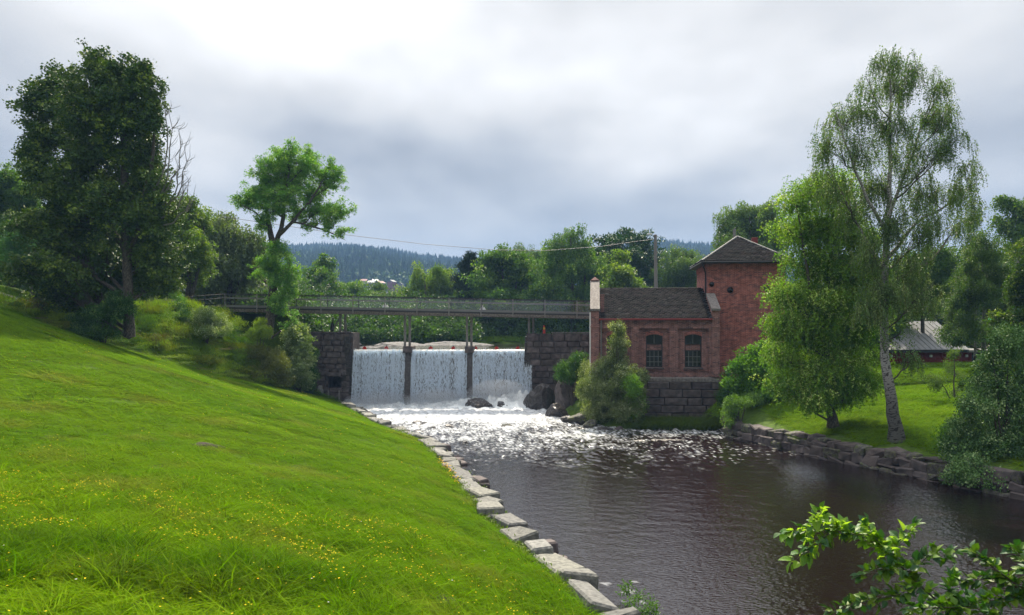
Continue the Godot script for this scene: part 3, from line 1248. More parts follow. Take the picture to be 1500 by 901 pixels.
	many("spray", drop, M.drop, fs, fc)
	var f3 := FastNoiseLite.new()
	f3.seed = 8
	f3.frequency = 0.7
	f3.fractal_octaves = 4
	var ff := func(x: float, d: float) -> float:
		var up := lut(x, [[-13.0, 0.25], [-9.0, 0.4], [-6.0, 0.45], [-3.0, 0.8], [-1.0, 1.1], [1.2, 1.05], [2.5, 0.2]])
		var near := smoothstep(61.3, 64.6, d)
		var h := -0.12 + near * up * (0.75 + 0.8 * f3.get_noise_2d(x * 1.2, d * 1.2)) + 0.06 * f3.get_noise_2d(x * 4, d * 4)
		return h
	var foam := put("foam_water", grid_mesh(steps(-13.3, 2.6, 0.1), steps(60.8, 66.0, 0.1), ff, func(_x, _d, _y): return Color(1, 1, 1)), M.foam)
	tag(foam, "", "", "", "structure")


# ------------------------------------------------------------------ the footbridge
func make_bridge() -> void:
	rng.seed = 140
	var o := thing("footbridge", "long steel footbridge with glass railing over the weir", "footbridge", Vector3.ZERO)
	var x0 := -23.4
	var x1 := 7.0
	var top := func(x: float) -> float: return lerpf(8.92, 8.32, (x - x0) / (x1 - x0))   # handrail
	var zn := -64.9
	var zf := -67.2
	var lay := func(b: MB, ya: float, yb: float, za: float, zb: float) -> void:
		# a bar along the bridge, at heights below the handrail
		var p := []
		for x: float in [x0, x1]:
			var t: float = top.call(x)
			p.append([Vector3(x, t + ya, za), Vector3(x, t + yb, za), Vector3(x, t + yb, zb), Vector3(x, t + ya, zb)])
		var mid: Vector3 = (p[0][0] + p[1][2]) / 2
		for i in 4:
			var k := (i + 1) % 4
			b.quad_out(p[0][i], p[1][i], p[1][k], p[0][k], (p[0][i] + p[1][k]) / 2 - mid)
		b.quad_out(p[0][0], p[0][1], p[0][2], p[0][3], Vector3.LEFT)
		b.quad_out(p[1][0], p[1][1], p[1][2], p[1][3], Vector3.RIGHT)
	for z: float in [zn, zf]:
		var h := MB.new()
		lay.call(h, -0.045, 0.015, z - 0.03, z + 0.03)
		build("handrail", h, M.dark_metal, o)
		var m := MB.new()
		lay.call(m, -0.34, -0.28, z - 0.09, z - 0.05)
		build("middle_rail", m, M.grey_metal, o)
		var k := MB.new()
		lay.call(k, -1.06, -0.9, z + 0.015, z + 0.05)
		build("kick_plate", k, M.glass_edge if M.has("glass_edge") else M.grey_metal, o)
		var g := MB.new()
		lay.call(g, -1.40, -1.2, z + 0.02, z + 0.14)
		lay.call(g, -1.43, -1.40, z - 0.04, z + 0.2)
		build("girder", g, M.steel, o)
	var dk := MB.new()
	lay.call(dk, -1.2, -1.08, zf - 0.15, zn + 0.1)
	build("deck", dk, M.dark_metal, o)
	var posts := []
	var x := (331.0 - 750) / F * 65
	while x < x1 - 0.3:
		posts.append(x)
		x += 2.53
	for z: float in [zn, zf]:
		for i in posts.size():
			var px: float = posts[i]
			var t: float = top.call(px)
			var b := MB.new()
			b.box(Vector3(px - 0.035, t - 1.42, z + 0.14), Vector3(px + 0.035, t - 0.02, z + 0.2), 0.008)
			build("post", b, M.post_wood if z == zn else M.dark_metal, o)
			var nx: float = posts[i + 1] if i + 1 < posts.size() else x1
			var t2: float = top.call(nx)
			var gb := MB.new()
			gb.quad_out(Vector3(px + 0.05, t - 1.05, z), Vector3(nx - 0.05, t2 - 1.05, z), Vector3(nx - 0.05, t2 - 0.06, z), Vector3(px + 0.05, t - 0.06, z), Vector3(0, 0, 1))
			build("glass_panel", gb, M.glass, o)
	# columns on the piers and abutments, in pairs
	for c in [[502.0, 5.9], [597.0, 4.7], [688.0, 4.7], [779.0, 5.75]]:
		var cx: float = (c[0] - 750) / F * 65.8
		for dx: float in [-0.22, 0.12]:
			var b := MB.new()
			b.box(Vector3(cx + dx - 0.09, c[1] - 0.02, -66.2 - dx), Vector3(cx + dx + 0.09, top.call(cx) - 1.2, -66.02 - dx), 0.012)
			build("column", b, M.post_wood, o)
		var cb := MB.new()
		cb.box(Vector3(cx - 0.35, top.call(cx) - 1.42, -67.2), Vector3(cx + 0.3, top.call(cx) - 1.2, -65.0), 0.01)
		build("cross_beam", cb, M.dark_metal, o)
	var br := MB.new()
	br.tube([at(487, 484, 66), at(500, 462, 66)], [0.07, 0.07], 6)
	build("brace", br, M.post_wood, o)
	# low rail on the bank where the bridge begins
	var r := thing("railing", "short black railing on the bank at the left end of the footbridge", "railing", Vector3.ZERO)
	for py in [431.0, 437.0]:
		var b := MB.new()
		b.tube([at(272, py + 4, 63), at(326, py, 64.5)], [0.03, 0.03], 5)
		build("rail", b, M.dark_metal, r)
	for px in [273.0, 300.0, 324.0]:
		var b := MB.new()
		var p := at(px, lerpf(435, 431, (px - 272) / 54), lerpf(63, 64.5, (px - 272) / 54))
		var gy := ground(p.x, -p.z)
		b.tube([Vector3(p.x, minf(gy, p.y - 0.6) - 0.1, p.z), p], [0.035, 0.035], 5)
		build("post", b, M.dark_metal, r)


# ------------------------------------------------------------------ the brick power house
func make_building() -> void:
	rng.seed = 160
	var turn := -0.1
	var base := Vector3((866.0 - 750) / F * 54, 0, -54)
	var o := thing("power_house", "red brick power house with low tiled wing and square tower beside the falls", "building", base, turn)
	var W := 8.25          # front of the wing
	var yb := 2.98         # top of the plinth
	var ye := 6.80         # eaves
	var rise := 0.45
	var ridge := 4.8
	# foundation of big squared stones
	var fo := Node3D.new()
	block_wall(o, "foundation_stone", M.dark_stone, 0.0, W, -0.4, 2.66, func(_y): return 0.1, 0.6, [0.5, 0.54, 0.5], Vector2(0.9, 1.5))
	fo.free()
	var fc := MB.new()
	fc.box(Vector3(0.05, -0.5, -9), Vector3(W - 0.05, 2.6, -0.45))
	build("foundation", fc, M.dark_stone, o)
	var pl := MB.new()
	pl.box(Vector3(-0.02, 2.66, -0.4), Vector3(W + 0.02, 2.9, 0.06), 0.02)
	pl.quad_out(Vector3(-0.02, 2.9, 0.05), Vector3(W + 0.02, 2.9, 0.05), Vector3(W + 0.02, yb + 0.02, -0.05), Vector3(-0.02, yb + 0.02, -0.05), Vector3(0, 1, 1))
	build("plinth", pl, M.plaster, o)
	# the front wall: a core with window openings, raised bays around three sunk panels
	var win := [[1.05, 2.13], [3.58, 4.66], [6.09, 7.17]]
	var sill := 3.6
	var spring := 5.63
	var crown := 5.76
	var wall := MB.new()
	var zc := -0.17
	var zi := -0.5
	var cuts := [0.0, 1.05, 2.13, 3.58, 4.66, 6.09, 7.17, W]
	for i in 7:
		if i % 2 == 0:
			wall.box(Vector3(cuts[i], 2.9, zi), Vector3(cuts[i + 1], ye, zc))
		else:
			wall.box(Vector3(cuts[i], 2.9, zi), Vector3(cuts[i + 1], sill, zc))
			# segmental arch above the opening
			var a: float = cuts[i]
			var b: float = cuts[i + 1]
			for k in 8:
				var x := lerpf(a, b, k / 8.0)
				var x2 := lerpf(a, b, (k + 1) / 8.0)
				var h := spring + (crown - spring) * (1 - pow(2 * k / 8.0 - 1, 2))
				var h2 := spring + (crown - spring) * (1 - pow(2 * (k + 1) / 8.0 - 1, 2))
				wall.quad_out(Vector3(x, h, zc), Vector3(x2, h2, zc), Vector3(x2, ye, zc), Vector3(x, ye, zc), Vector3(0, 0, 1))
				wall.quad_out(Vector3(x, h, zc), Vector3(x2, h2, zc), Vector3(x2, h2, zi), Vector3(x, h, zi), Vector3(0, -1, 0))
	# raised bays
	var lift := [[0.0, 0.62], [2.62, 3.13], [5.08, 5.66], [7.6, W]]
	for q in lift:
		wall.box(Vector3(q[0], yb, zc + 0.002), Vector3(q[1], 6.15, 0.0))
	wall.box(Vector3(0, 6.15, zc + 0.002), Vector3(W, ye - 0.12, 0.0))
	wall.box(Vector3(0.62, yb, zc + 0.002), Vector3(7.6, yb + 0.28, -0.02))
	build("front_wall", wall, M.brick_old, o)
	var dn := MB.new()
	var x := 0.6
	while x < 7.6:
		dn.box(Vector3(x, 6.42, 0.001), Vector3(x + 0.12, 6.56, 0.05))
		x += 0.24
	dn.box(Vector3(0.5, 6.56, 0.001), Vector3(7.8, 6.68, 0.07))
	var dent := build("brick_cornice", dn, M.brick_old, o)
	dent.set_meta("kind", "stuff")
	# other walls of the wing
	var ow := MB.new()
	ow.box(Vector3(0, 2.6, -9.2), Vector3(0.4, ye, -0.46))
	ow.box(Vector3(0.4, 2.6, -9.2), Vector3(W, ye, -8.8))
	ow.box(Vector3(W - 0.4, 2.6, -8.8), Vector3(W, ye, -0.46))
	build("wall", ow, M.brick_old, o)
	# gable parapets with pale copings, brick piers in front
	for s in 2:
		var a := 0.0 if s == 0 else W - 0.42
		var b := a + (0.5 if s == 0 else 0.44)
		var g := MB.new()
		var back := ridge if s == 0 else 2.45
		g.quad_out(Vector3(a, ye - 0.1, 0), Vector3(a, ye + 0.55, 0), Vector3(a, ye + 0.55 + rise * back, -back), Vector3(a, ye - 0.1, -back), Vector3(-1, 0, 0))
		g.quad_out(Vector3(b, ye - 0.1, 0), Vector3(b, ye + 0.55, 0), Vector3(b, ye + 0.55 + rise * back, -back), Vector3(b, ye - 0.1, -back), Vector3(1, 0, 0))
		g.quad_out(Vector3(a, ye - 0.12, 0.0), Vector3(b, ye - 0.12, 0.0), Vector3(b, ye + 0.55, 0.0), Vector3(a, ye + 0.55, 0.0), Vector3(0, 0, 1))
		g.quad_out(Vector3(a, ye - 0.1, -back), Vector3(b, ye - 0.1, -back), Vector3(b, ye + 0.55 + rise * back, -back), Vector3(a, ye + 0.55 + rise * back, -back), Vector3(0, 0, -1))
		build("parapet", g, M.brick_old, o)
		var pr := MB.new()
		pr.box(Vector3(a - 0.02, yb, 0.002), Vector3(b + 0.02, ye + 0.5, 0.1), 0.015)
		pr.box(Vector3(a - 0.05, 6.2, 0.05), Vector3(b + 0.05, 6.32, 0.14), 0.015)
		build("pier", pr, M.brick_old, o)
		var cp := MB.new()
		var lo := ye + 0.5
		for e in [[a - 0.07, -1.0], [b + 0.07, 1.0]]:
			cp.quad_out(Vector3(e[0], lo, 0.2), Vector3(e[0], lo + 0.14, 0.2), Vector3(e[0], lo + 0.14 + rise * back, -back), Vector3(e[0], lo + rise * back, -back), Vector3(e[1], 0, 0))
		cp.quad_out(Vector3(a - 0.07, lo + 0.14, 0.2), Vector3(b + 0.07, lo + 0.14, 0.2), Vector3(b + 0.07, lo + 0.14 + rise * back, -back), Vector3(a - 0.07, lo + 0.14 + rise * back, -back), Vector3(0, 1, 0.3))
		cp.quad_out(Vector3(a - 0.07, lo, 0.2), Vector3(b + 0.07, lo, 0.2), Vector3(b + 0.07, lo + rise * back, -back), Vector3(a - 0.07, lo + rise * back, -back), Vector3(0, -1, 0))
		cp.quad_out(Vector3(a - 0.07, lo, 0.2), Vector3(b + 0.07, lo, 0.2), Vector3(b + 0.07, lo + 0.14, 0.2), Vector3(a - 0.07, lo + 0.14, 0.2), Vector3(0, 0, 1))
		build("coping", cp, M.plaster, o)
		if s == 0:
			var fb := MB.new()
			fb.box(Vector3(0.0, ye + 2.6, -5.1), Vector3(0.5, 9.62, -4.6), 0.02)
			fb.tri_out(Vector3(-0.05, 9.6, -4.55), Vector3(0.55, 9.6, -4.55), Vector3(0.25, 9.85, -4.85), Vector3(0, 0, 1))
			fb.tri_out(Vector3(-0.05, 9.6, -5.15), Vector3(0.55, 9.6, -5.15), Vector3(0.25, 9.85, -4.85), Vector3(0, 0, -1))
			fb.tri_out(Vector3(-0.05, 9.6, -5.15), Vector3(-0.05, 9.6, -4.55), Vector3(0.25, 9.85, -4.85), Vector3(-1, 0, 0))
			fb.tri_out(Vector3(0.55, 9.6, -5.15), Vector3(0.55, 9.6, -4.55), Vector3(0.25, 9.85, -4.85), Vector3(1, 0, 0))
			build("finial", fb, M.brick_old, o)
			var sc := MB.new()
			sc.box(Vector3(0.62, 7.0, -1.4), Vector3(0.86, 8.35, -0.75), 0.01)
			sc.box(Vector3(0.58, 8.35, -1.44), Vector3(0.90, 8.42, -0.71), 0.01)
			build("chimney", sc, M.brick_old, o)
	# roof of the wing
	var rf := MB.new()
	var o0 := Vector3(0.5, ye - 0.02, 0.12)
	var up := Vector3(0, rise, -1).normalized()
	var L := Vector3(0, rise * (ridge + 0.12), -(ridge + 0.12)).length()
	rf.quad_out(o0, Vector3(W - 0.4, o0.y, o0.z), Vector3(W - 0.4, o0.y, o0.z) + up * L, o0 + up * L, Vector3(0, 1, 0))
	var top := o0 + up * L
	rf.quad_out(top, Vector3(W - 0.4, top.y, top.z), Vector3(W - 0.4, ye - 0.1, -9.3), Vector3(0.0, ye - 0.1, -9.3), Vector3(0, 1, 0))
	var roof := build("roof", rf, M.dark_stone, o)
	var tl := MB.new()
	tile_slope(tl, o0 + Vector3(0, 0.03, 0), Vector3(1, 0, 0), up, W - 0.9, L, func(_u, _v): return true)
	var tiles := build("roof_tiles", tl, M.tile, roof)
	tiles.set_meta("kind", "stuff")
	var gt := MB.new()
	gt.box(Vector3(0.5, ye - 0.12, 0.08), Vector3(W - 0.42, ye - 0.0, 0.22), 0.02)
	build("gutter", gt, M.red_paint, o)
	var dp := MB.new()
	dp.tube([Vector3(0.66, ye - 0.1, 0.12), Vector3(0.66, 6.4, 0.06), Vector3(0.66, 0.8, 0.06)], [0.04, 0.04, 0.04], 6)
	build("downpipe", dp, M.grey_metal, o)
	dp = MB.new()
	dp.tube([Vector3(-0.06, 7.2, 0.02), Vector3(-0.06, 0.8, 0.02)], [0.045, 0.045], 6)
	build("downpipe", dp, M.white_paint, o)
	# windows
	for q in win:
		var a: float = q[0]
		var b: float = q[1]
		var f := MB.new()
		var z := -0.38
		f.box(Vector3(a, sill, z), Vector3(a + 0.06, spring, z + 0.08))
		f.box(Vector3(b - 0.06, sill, z), Vector3(b, spring, z + 0.08))
		f.box(Vector3(a, sill, z), Vector3(b, sill + 0.07, z + 0.08))
		f.box(Vector3(a, 4.66, z), Vector3(b, 4.72, z + 0.08))
		f.box(Vector3(a, 5.1, z), Vector3(b, 5.16, z + 0.1))
		var wn := build("window", f, M.dark_metal, o)
		var bars := MB.new()
		for k in [0.25, 0.5, 0.75]:
			var xx := lerpf(a, b, k)
			bars.box(Vector3(xx - 0.015, sill + 0.07, z + 0.02), Vector3(xx + 0.015, 4.66, z + 0.06))
		for y in [3.95, 4.3]:
			bars.box(Vector3(a + 0.06, y - 0.015, z + 0.024), Vector3(b - 0.06, y + 0.015, z + 0.064))
		bars.box(Vector3((a + b) / 2 - 0.015, 5.16, z + 0.02), Vector3((a + b) / 2 + 0.015, 5.74, z + 0.06))
		build("glazing_bar", bars, M.grey_metal, wn)
		var pn := MB.new()
		pn.quad_out(Vector3(a, sill, z + 0.03), Vector3(b, sill, z + 0.03), Vector3(b, 4.68, z + 0.03), Vector3(a, 4.68, z + 0.03), Vector3(0, 0, 1))
		build("pane", pn, M.window_glass, wn)
		pn = MB.new()
		pn.quad_out(Vector3(a, 5.12, z + 0.03), Vector3(b, 5.12, z + 0.03), Vector3(b, 5.8, z + 0.03), Vector3(a, 5.8, z + 0.03), Vector3(0, 0, 1))
		build("pane", pn, M.window_glass, wn)
		var sp := MB.new()
		sp.box(Vector3(a + 0.06, 4.72, z - 0.04), Vector3(b - 0.06, 5.1, z + 0.05))
		build("spandrel", sp, M.brick_old, wn)
		var st := MB.new()
		st.box(Vector3(a - 0.1, sill - 0.1, -0.12), Vector3(b + 0.1, sill - 0.002, 0.05), 0.015)
		build("sill", st, M.dark_stone, wn)
		var ar := MB.new()
		for k in 13:
			var xa := lerpf(a - 0.02, b + 0.02, k / 13.0)
			var xb := lerpf(a - 0.02, b + 0.02, (k + 1) / 13.0) - 0.01
			var xm := (xa + xb) / 2
			var h := spring + (crown - spring) * (1 - pow(2 * (xm - a) / (b - a) - 1, 2))
			ar.box(Vector3(xa, h + 0.01, zc + 0.001), Vector3(xb, h + 0.24, zc + 0.035))
		var arch := build("arch", ar, M.brick, wn)
		arch.set_meta("kind", "stuff")
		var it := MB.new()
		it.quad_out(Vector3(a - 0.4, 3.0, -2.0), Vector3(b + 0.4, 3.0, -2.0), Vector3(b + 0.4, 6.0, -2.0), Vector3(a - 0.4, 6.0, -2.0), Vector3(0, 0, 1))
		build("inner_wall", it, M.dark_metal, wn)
	# the tower, set back 2.45 m
	var tx := 7.86
	var tw := 5.15
	var tz := -2.45
	var td := 5.8
	var yt := 10.55
	var tb := MB.new()
	tb.box(Vector3(tx, 1.5, tz - td), Vector3(tx + tw, yt, tz))
	build("tower_wall", tb, M.brick, o)
	var tf := MB.new()
	tf.box(Vector3(tx + 0.3, -0.5, tz - td), Vector3(tx + tw + 0.05, 2.6, tz + 0.06), 0.03)
	build("foundation", tf, M.dark_stone, o)
	# corbelled top courses and corner strips
	var tc := MB.new()
	tc.box(Vector3(tx - 0.05, yt - 0.35, tz - td - 0.05), Vector3(tx + tw + 0.05, yt - 0.002, tz + 0.05))
	build("brick_cornice", tc, M.brick, o)
	# eaves and pyramid roof
	var e := 0.42
	var yr := yt + 0.12
	var apex := Vector3(tx + tw / 2 - 0.1, 12.62, tz - td / 2)
	var c := [Vector3(tx - e, yr, tz + e), Vector3(tx + tw + e, yr, tz + e), Vector3(tx + tw + e, yr, tz - td - e), Vector3(tx - e, yr, tz - td - e)]
	var ev := MB.new()
	ev.box(Vector3(tx - e + 0.03, yt, tz - td - e + 0.03), Vector3(tx + tw + e - 0.03, yr - 0.004, tz + e - 0.03))
	build("soffit", ev, M.dark_metal, o)
	var tr := MB.new()
	for i in 4:
		tr.tri_out(c[i], c[(i + 1) % 4], apex, (c[i] + c[(i + 1) % 4]) / 2 - apex + Vector3(0, 4, 0))
	var troof := build("tower_roof", tr, M.dark_stone, o)
	var tt := MB.new()
	for i in [0, 3, 1, 2]:
		var a: Vector3 = c[i]
		var b: Vector3 = c[(i + 1) % 4]
		var side := (b - a).normalized()
		var wd := a.distance_to(b)
		var foot := a + side * (apex - a).dot(side)
		var upv := (apex - foot).normalized()
		var ln := apex.distance_to(foot)
		var fx := (apex - a).dot(side)
		tile_slope(tt, a + Vector3(0, 0.03, 0), side, upv, wd, ln, func(u, v): return u > v / ln * fx - 0.1 and u < wd - v / ln * (wd - fx) + 0.02)
	var tts := build("roof_tiles", tt, M.tile, troof)
	tts.set_meta("kind", "stuff")
	for i in [0, 1, 3]:
		var hp := MB.new()
		hp.tube([c[i] + Vector3(0, 0.05, 0), apex + Vector3(0, 0.06, 0)], [0.08, 0.08], 6)
		build("hip_tile", hp, M.tile_dark if M.has("tile_dark") else M.granite, troof)
	for i in [0, 3]:
		var g := MB.new()
		var p: Vector3 = c[i] + Vector3(-0.02, -0.06, 0.05)
		var q: Vector3 = c[(i + 1) % 4] + Vector3(0.02, -0.06, 0.05)
		g.tube([p, q], [0.075, 0.075], 7)
		build("gutter", g, M.dark_metal, o)
	var tdp := MB.new()
	tdp.tube([Vector3(tx - e, yr - 0.1, tz + e - 0.1), Vector3(tx - 0.2, yr - 0.5, tz + 0.0), Vector3(tx - 0.08, yr - 0.8, tz - 0.35), Vector3(tx - 0.08, 8.3, tz - 0.35)], [0.05, 0.05, 0.05, 0.05], 6)
	build("downpipe", tdp, M.dark_metal, o)
	# iron anchor plates
	for q in [[0.28, 9.15, 0.17], [1.5, 8.75, 0.21], [3.95, 8.8, 0.21]]:
		var ap := MB.new()
		ap.tube([Vector3(tx + q[0], q[1], tz), Vector3(tx + q[0], q[1], tz + 0.05), Vector3(tx + q[0], q[1], tz + 0.09)], [q[2], q[2], q[2] * 0.4], 14)
		build("anchor_plate", ap, M.dark_metal, o)
	var ch := MB.new()
	ch.box(Vector3(tx + 3.75, 11.2, tz - 4.6), Vector3(tx + 4.15, 12.75, tz - 4.2), 0.01)
	build("chimney", ch, M.red_paint, o)
	var vp := MB.new()
	vp.tube([Vector3(apex.x, 12.3, apex.z - 1.2), Vector3(apex.x, 13.35, apex.z - 1.2)], [0.11, 0.11], 8)
	build("vent_pipe", vp, M.post_wood, o)

func tile_slope(b: MB, org: Vector3, side: Vector3, up: Vector3, w: float, l: float, inside: Callable) -> void:
	var nn := side.cross(up).normalized()
	if nn.y < 0:
		nn = -nn
	var rows := int(l / 0.2)
	for r in rows:
		var v := r * l / rows
		var n := int(w / 0.23)
		for i in n:
			var u := (i + (0.5 if r % 2 else 0.0)) * w / n
			if u + 0.2 > w or not inside.call(u + 0.1, v + 0.1):
				continue
			var t := rng.randf_range(0.017, 0.045)
			if rng.randf() < 0.03:
				t *= 1.6
			b.col = Color(t * 1.04, t, t * 1.02)
			var p := org + side * u + up * v + nn * rng.randf_range(0.0, 0.014)
			var s := side * (w / n - 0.012)
			var h := up * (l / rows + 0.03)
			b.quad_out(p + nn * 0.06, p + s + nn * 0.06, p + s + h + nn * 0.008, p + h + nn * 0.008, nn)
			b.quad_out(p, p + s, p + s + nn * 0.06, p + nn * 0.06, -up)


# ------------------------------------------------------------------ walls of the river banks
func make_bank_walls() -> void:
	rng.seed = 200
	var o := thing("bank_edging", "row of pale flat granite blocks edging the meadow along the river", "stone edging", Vector3.ZERO)
	for i in range(2, left_edge.size() - 1):
		var a := left_edge[i]
		var b := left_edge[i + 1]
		var dir := (b - a).normalized()
		var len := a.distance_to(b)
		var s := 0.0
		while s < len - 0.2:
			var p := a + dir * s
			var far := p.y
			var w := rng.randf_range(1.1, 2.0) if far < 30 else rng.randf_range(0.7, 1.4)
			w = minf(w, len - s)
			var m := p + dir * w / 2
			var blk := MB.new()
			var t := rng.randf_range(0.5, 0.95)
			blk.col = Color(t, t, t * rng.randf_range(0.9, 1.02))
			var dep := rng.randf_range(0.55, 0.85)
			var hgt := (0.52 if far < 30 else 0.42) + rng.randf_range(-0.07, 0.1)
			blk.box(Vector3(-w / 2, -0.6, -dep / 2), Vector3(w / 2, hgt, dep / 2), 0.05, 0.09, rng)
			if w > 0.35:
				var q := build("edging_stone", blk, M.granite, o)
				var sh := rng.randf_range(-0.16, 0.16)
				q.position = Vector3(m.x - 0.1 + sh * dir.y, 0, -m.y - sh * dir.x)
				q.rotation = Vector3(rng.randf_range(-0.1, 0.1), atan2(dir.y, dir.x) + rng.randf_range(-0.2, 0.2), rng.randf_range(-0.06, 0.06))
				if far > 20 and rng.randf() < 0.4:
					var lo := MB.new()
					lo.box(Vector3(-w * 0.3, -0.5, 0.0), Vector3(w * 0.3, 0.14 + rng.randf() * 0.1, 0.5), 0.05, 0.08, rng)
					var lq := build("edging_stone", lo, M.dark_stone, o)
					lq.position = Vector3(m.x + 0.35, 0, -m.y - 0.1)
					lq.rotation.y = q.rotation.y + rng.randf_range(-0.3, 0.3)
			s += w
	# right bank: rough dry-stone wall of dark stones
	var r := thing("retaining_wall", "rough dark dry stone wall below the birches on the right bank", "stone wall", Vector3.ZERO)
	for i in range(2, 9):
		var a := right_edge[i]
		var b := right_edge[i + 1]
		var dir := (b - a).normalized()
		var len := a.distance_to(b)
		var y := -0.3
		var row := 0
		while y < 0.75:
			var h := rng.randf_range(0.27, 0.42)
			if row == 3:
				h = rng.randf_range(0.2, 0.34)
			var s := -rng.randf() * 0.4
			while s < len:
				var w := rng.randf_range(0.4, 1.1)
				var m := a + dir * (s + w / 2)
				var blk := MB.new()
				var t := rng.randf_range(0.55, 1.35)
				blk.col = Color(t, t * 0.97, t * rng.randf_range(0.9, 1.0))
				var hh := h + rng.randf_range(-0.05, 0.12)
				blk.box(Vector3(-w / 2, -hh / 2, -0.3), Vector3(w / 2, hh / 2, 0.32), 0.05, 0.07, rng)
				var q := build("wall_stone", blk, M.moss_stone if rng.randf() < 0.35 else M.dark_stone, r)
				q.position = Vector3(m.x + 0.12 * row + rng.randf_range(-0.06, 0.06), y + h / 2, -m.y)
				q.rotation = Vector3(rng.randf_range(-0.1, 0.1), atan2(dir.y, dir.x), rng.randf_range(-0.13, 0.13))
				s += w
			y += h
			row += 1


func make_rocks() -> void:
	rock("boulder", "largest dark boulder in the foam at the foot of the falls", at(702, 597, 63.2), Vector3(1.15, 0.85, 0.9), M.wet_stone, 301, 0.3)
	rock("boulder", "pointed dark boulder just right of the largest one in the foam", at(735, 599, 63.0), Vector3(0.6, 0.75, 0.6), M.wet_stone, 302, 1.0)
	rock("boulder", "low flat dark rock left of the largest boulder in the foam", at(648, 608, 60.0), Vector3(0.85, 0.28, 0.5), M.wet_stone, 303, 0.4)
	rock("boulder", "big dark wet outcrop against the right abutment beside the falls", at(795, 588, 63.0), Vector3(1.5, 1.5, 1.3), M.wet_stone, 304, 0.2)
	rock("boulder", "tall grey outcrop below the bushes right of the falls", at(832, 585, 60.5), Vector3(1.5, 1.6, 1.2), M.dark_stone, 305, 0.8)
	rock("boulder", "dark rock ledge half way between falls and shrub on the right bank", at(815, 607, 57.5), Vector3(1.1, 0.8, 0.9), M.wet_stone, 306, 1.7)
	rock("boulder", "flat topped pale boulder in front of the shrub on the right bank", at(858, 616, 53.5), Vector3(1.25, 0.8, 0.9), M.moss_stone, 307, 0.0)
	rock("boulder", "mossy boulder below the flat topped one at the waterline", at(865, 622, 51.3), Vector3(0.55, 0.4, 0.5), M.moss_stone, 308, 0.7)
	rock("boulder", "dark low rock left of the flat topped boulder at the waterline", at(834, 616, 54.0), Vector3(0.7, 0.45, 0.6), M.wet_stone, 309, 2.0)
	rock("boulder", "small grey rock at the right end of the rocky shore", at(907, 629, 50.2), Vector3(0.3, 0.3, 0.3), M.dark_stone, 310, 0.2)
	rock("boulder", "dark wet rock at the water's edge under the shrub", at(884, 631, 50.2), Vector3(0.7, 0.25, 0.4), M.wet_stone, 311, 0.3)
	rock("boulder", "second dark wet rock at the water's edge under the shrub", at(852, 630, 50.5), Vector3(0.45, 0.22, 0.4), M.wet_stone, 312, 1.3)
	rock("river_rock", "lone mossy rock in midstream below the falls", at(742, 624, 51.7), Vector3(0.48, 0.16, 0.35), M.moss_stone, 313, 0.3)
	rock("river_rock", "dark flat rock in the rapids nearest the left bank edge", at(611, 619, 53.5), Vector3(0.4, 0.16, 0.3), M.wet_stone, 314, 0.2)
	rock("river_rock", "dark rock in the rapids right of the nearest one by the left bank", at(622, 622, 52.5), Vector3(0.36, 0.2, 0.3), M.wet_stone, 315, 0.9)
	rock("river_rock", "small rock breaking the rapids left of midstream", at(657, 624, 51.7), Vector3(0.36, 0.14, 0.3), M.wet_stone, 316, 1.9)
	rock("river_rock", "thin low rock breaking the rapids beside the small one", at(634, 627, 50.6), Vector3(0.32, 0.12, 0.25), M.wet_stone, 317, 2.4)
	rock("river_rock", "tiny dark rock alone in the bright rapids", at(681, 648, 44.4), Vector3(0.16, 0.09, 0.14), M.wet_stone, 318, 0.5)
	rock("river_rock", "long dark sunken log like rock near the reed bed", at(960, 645, 45.1), Vector3(1.7, 0.05, 0.2), M.wet_stone, 319, 0.1)
	rock("river_rock", "dark low stone off the left edging in the rapids", at(612, 633, 48.8), Vector3(0.4, 0.1, 0.25), M.wet_stone, 320, 0.2)
	# pale slabs in the pond
	rock("rock_slab", "large pale rock slab in the pond behind the weir", at(585, 509, 84.0), Vector3(3.2, 0.6, 2.6), M.pale_rock, 330, 0.1, "pale rocks in the pond")
	rock("rock_slab", "rounded pale rock beside the left abutment in the pond", at(522, 507, 78.0), Vector3(0.8, 0.5, 0.9), M.pale_rock, 331, 0.6, "pale rocks in the pond")
	rock("rock_slab", "low pale slab in front of the largest slab in the pond", at(548, 510, 76.0), Vector3(1.9, 0.25, 1.2), M.pale_rock, 332, 0.2, "pale rocks in the pond")
	rock("rock_slab", "long pale rock slab at the far shore right of the largest slab", at(668, 507, 87.0), Vector3(4.6, 0.5, 2.2), M.pale_rock, 336, 0.2, "pale rocks in the pond")
	rock("rock_slab", "dark rock on the far shore between the bridge columns", at(655, 508, 88.0), Vector3(2.2, 0.6, 1.2), M.wet_stone, 333, 0.0, "pale rocks in the pond")
	rock("boulder", "grey leaning stone at the end of the edging below the left abutment", at(468, 576, 64.5), Vector3(0.35, 0.75, 0.5), M.granite, 334, 0.4)


# ------------------------------------------------------------------ trees
func blobs_px(base: Vector3, list: Array, dens: float, spread := 0.6) -> Array:
	# list of [px, py, rx, ry]; clumps by volume of the blob, depth varied round the trunk
	var o := []
	for q in list:
		var d := -base.z
		var k := d / F
		var n := int(dens * q[2] * q[3] * k * k)
		var dd: float = q[4] if q.size() > 4 else rng.randf_range(-1, 1) * spread * 60 * k
		o.append(blob(base, q[0], q[1], q[2], q[3], n, dd, maxf(q[2], q[3]) * 0.9))
	return o

func rel(base: Vector3, px: float, py: float, d: float, r: float) -> Array:
	return [at(px, py, d) - base, r]

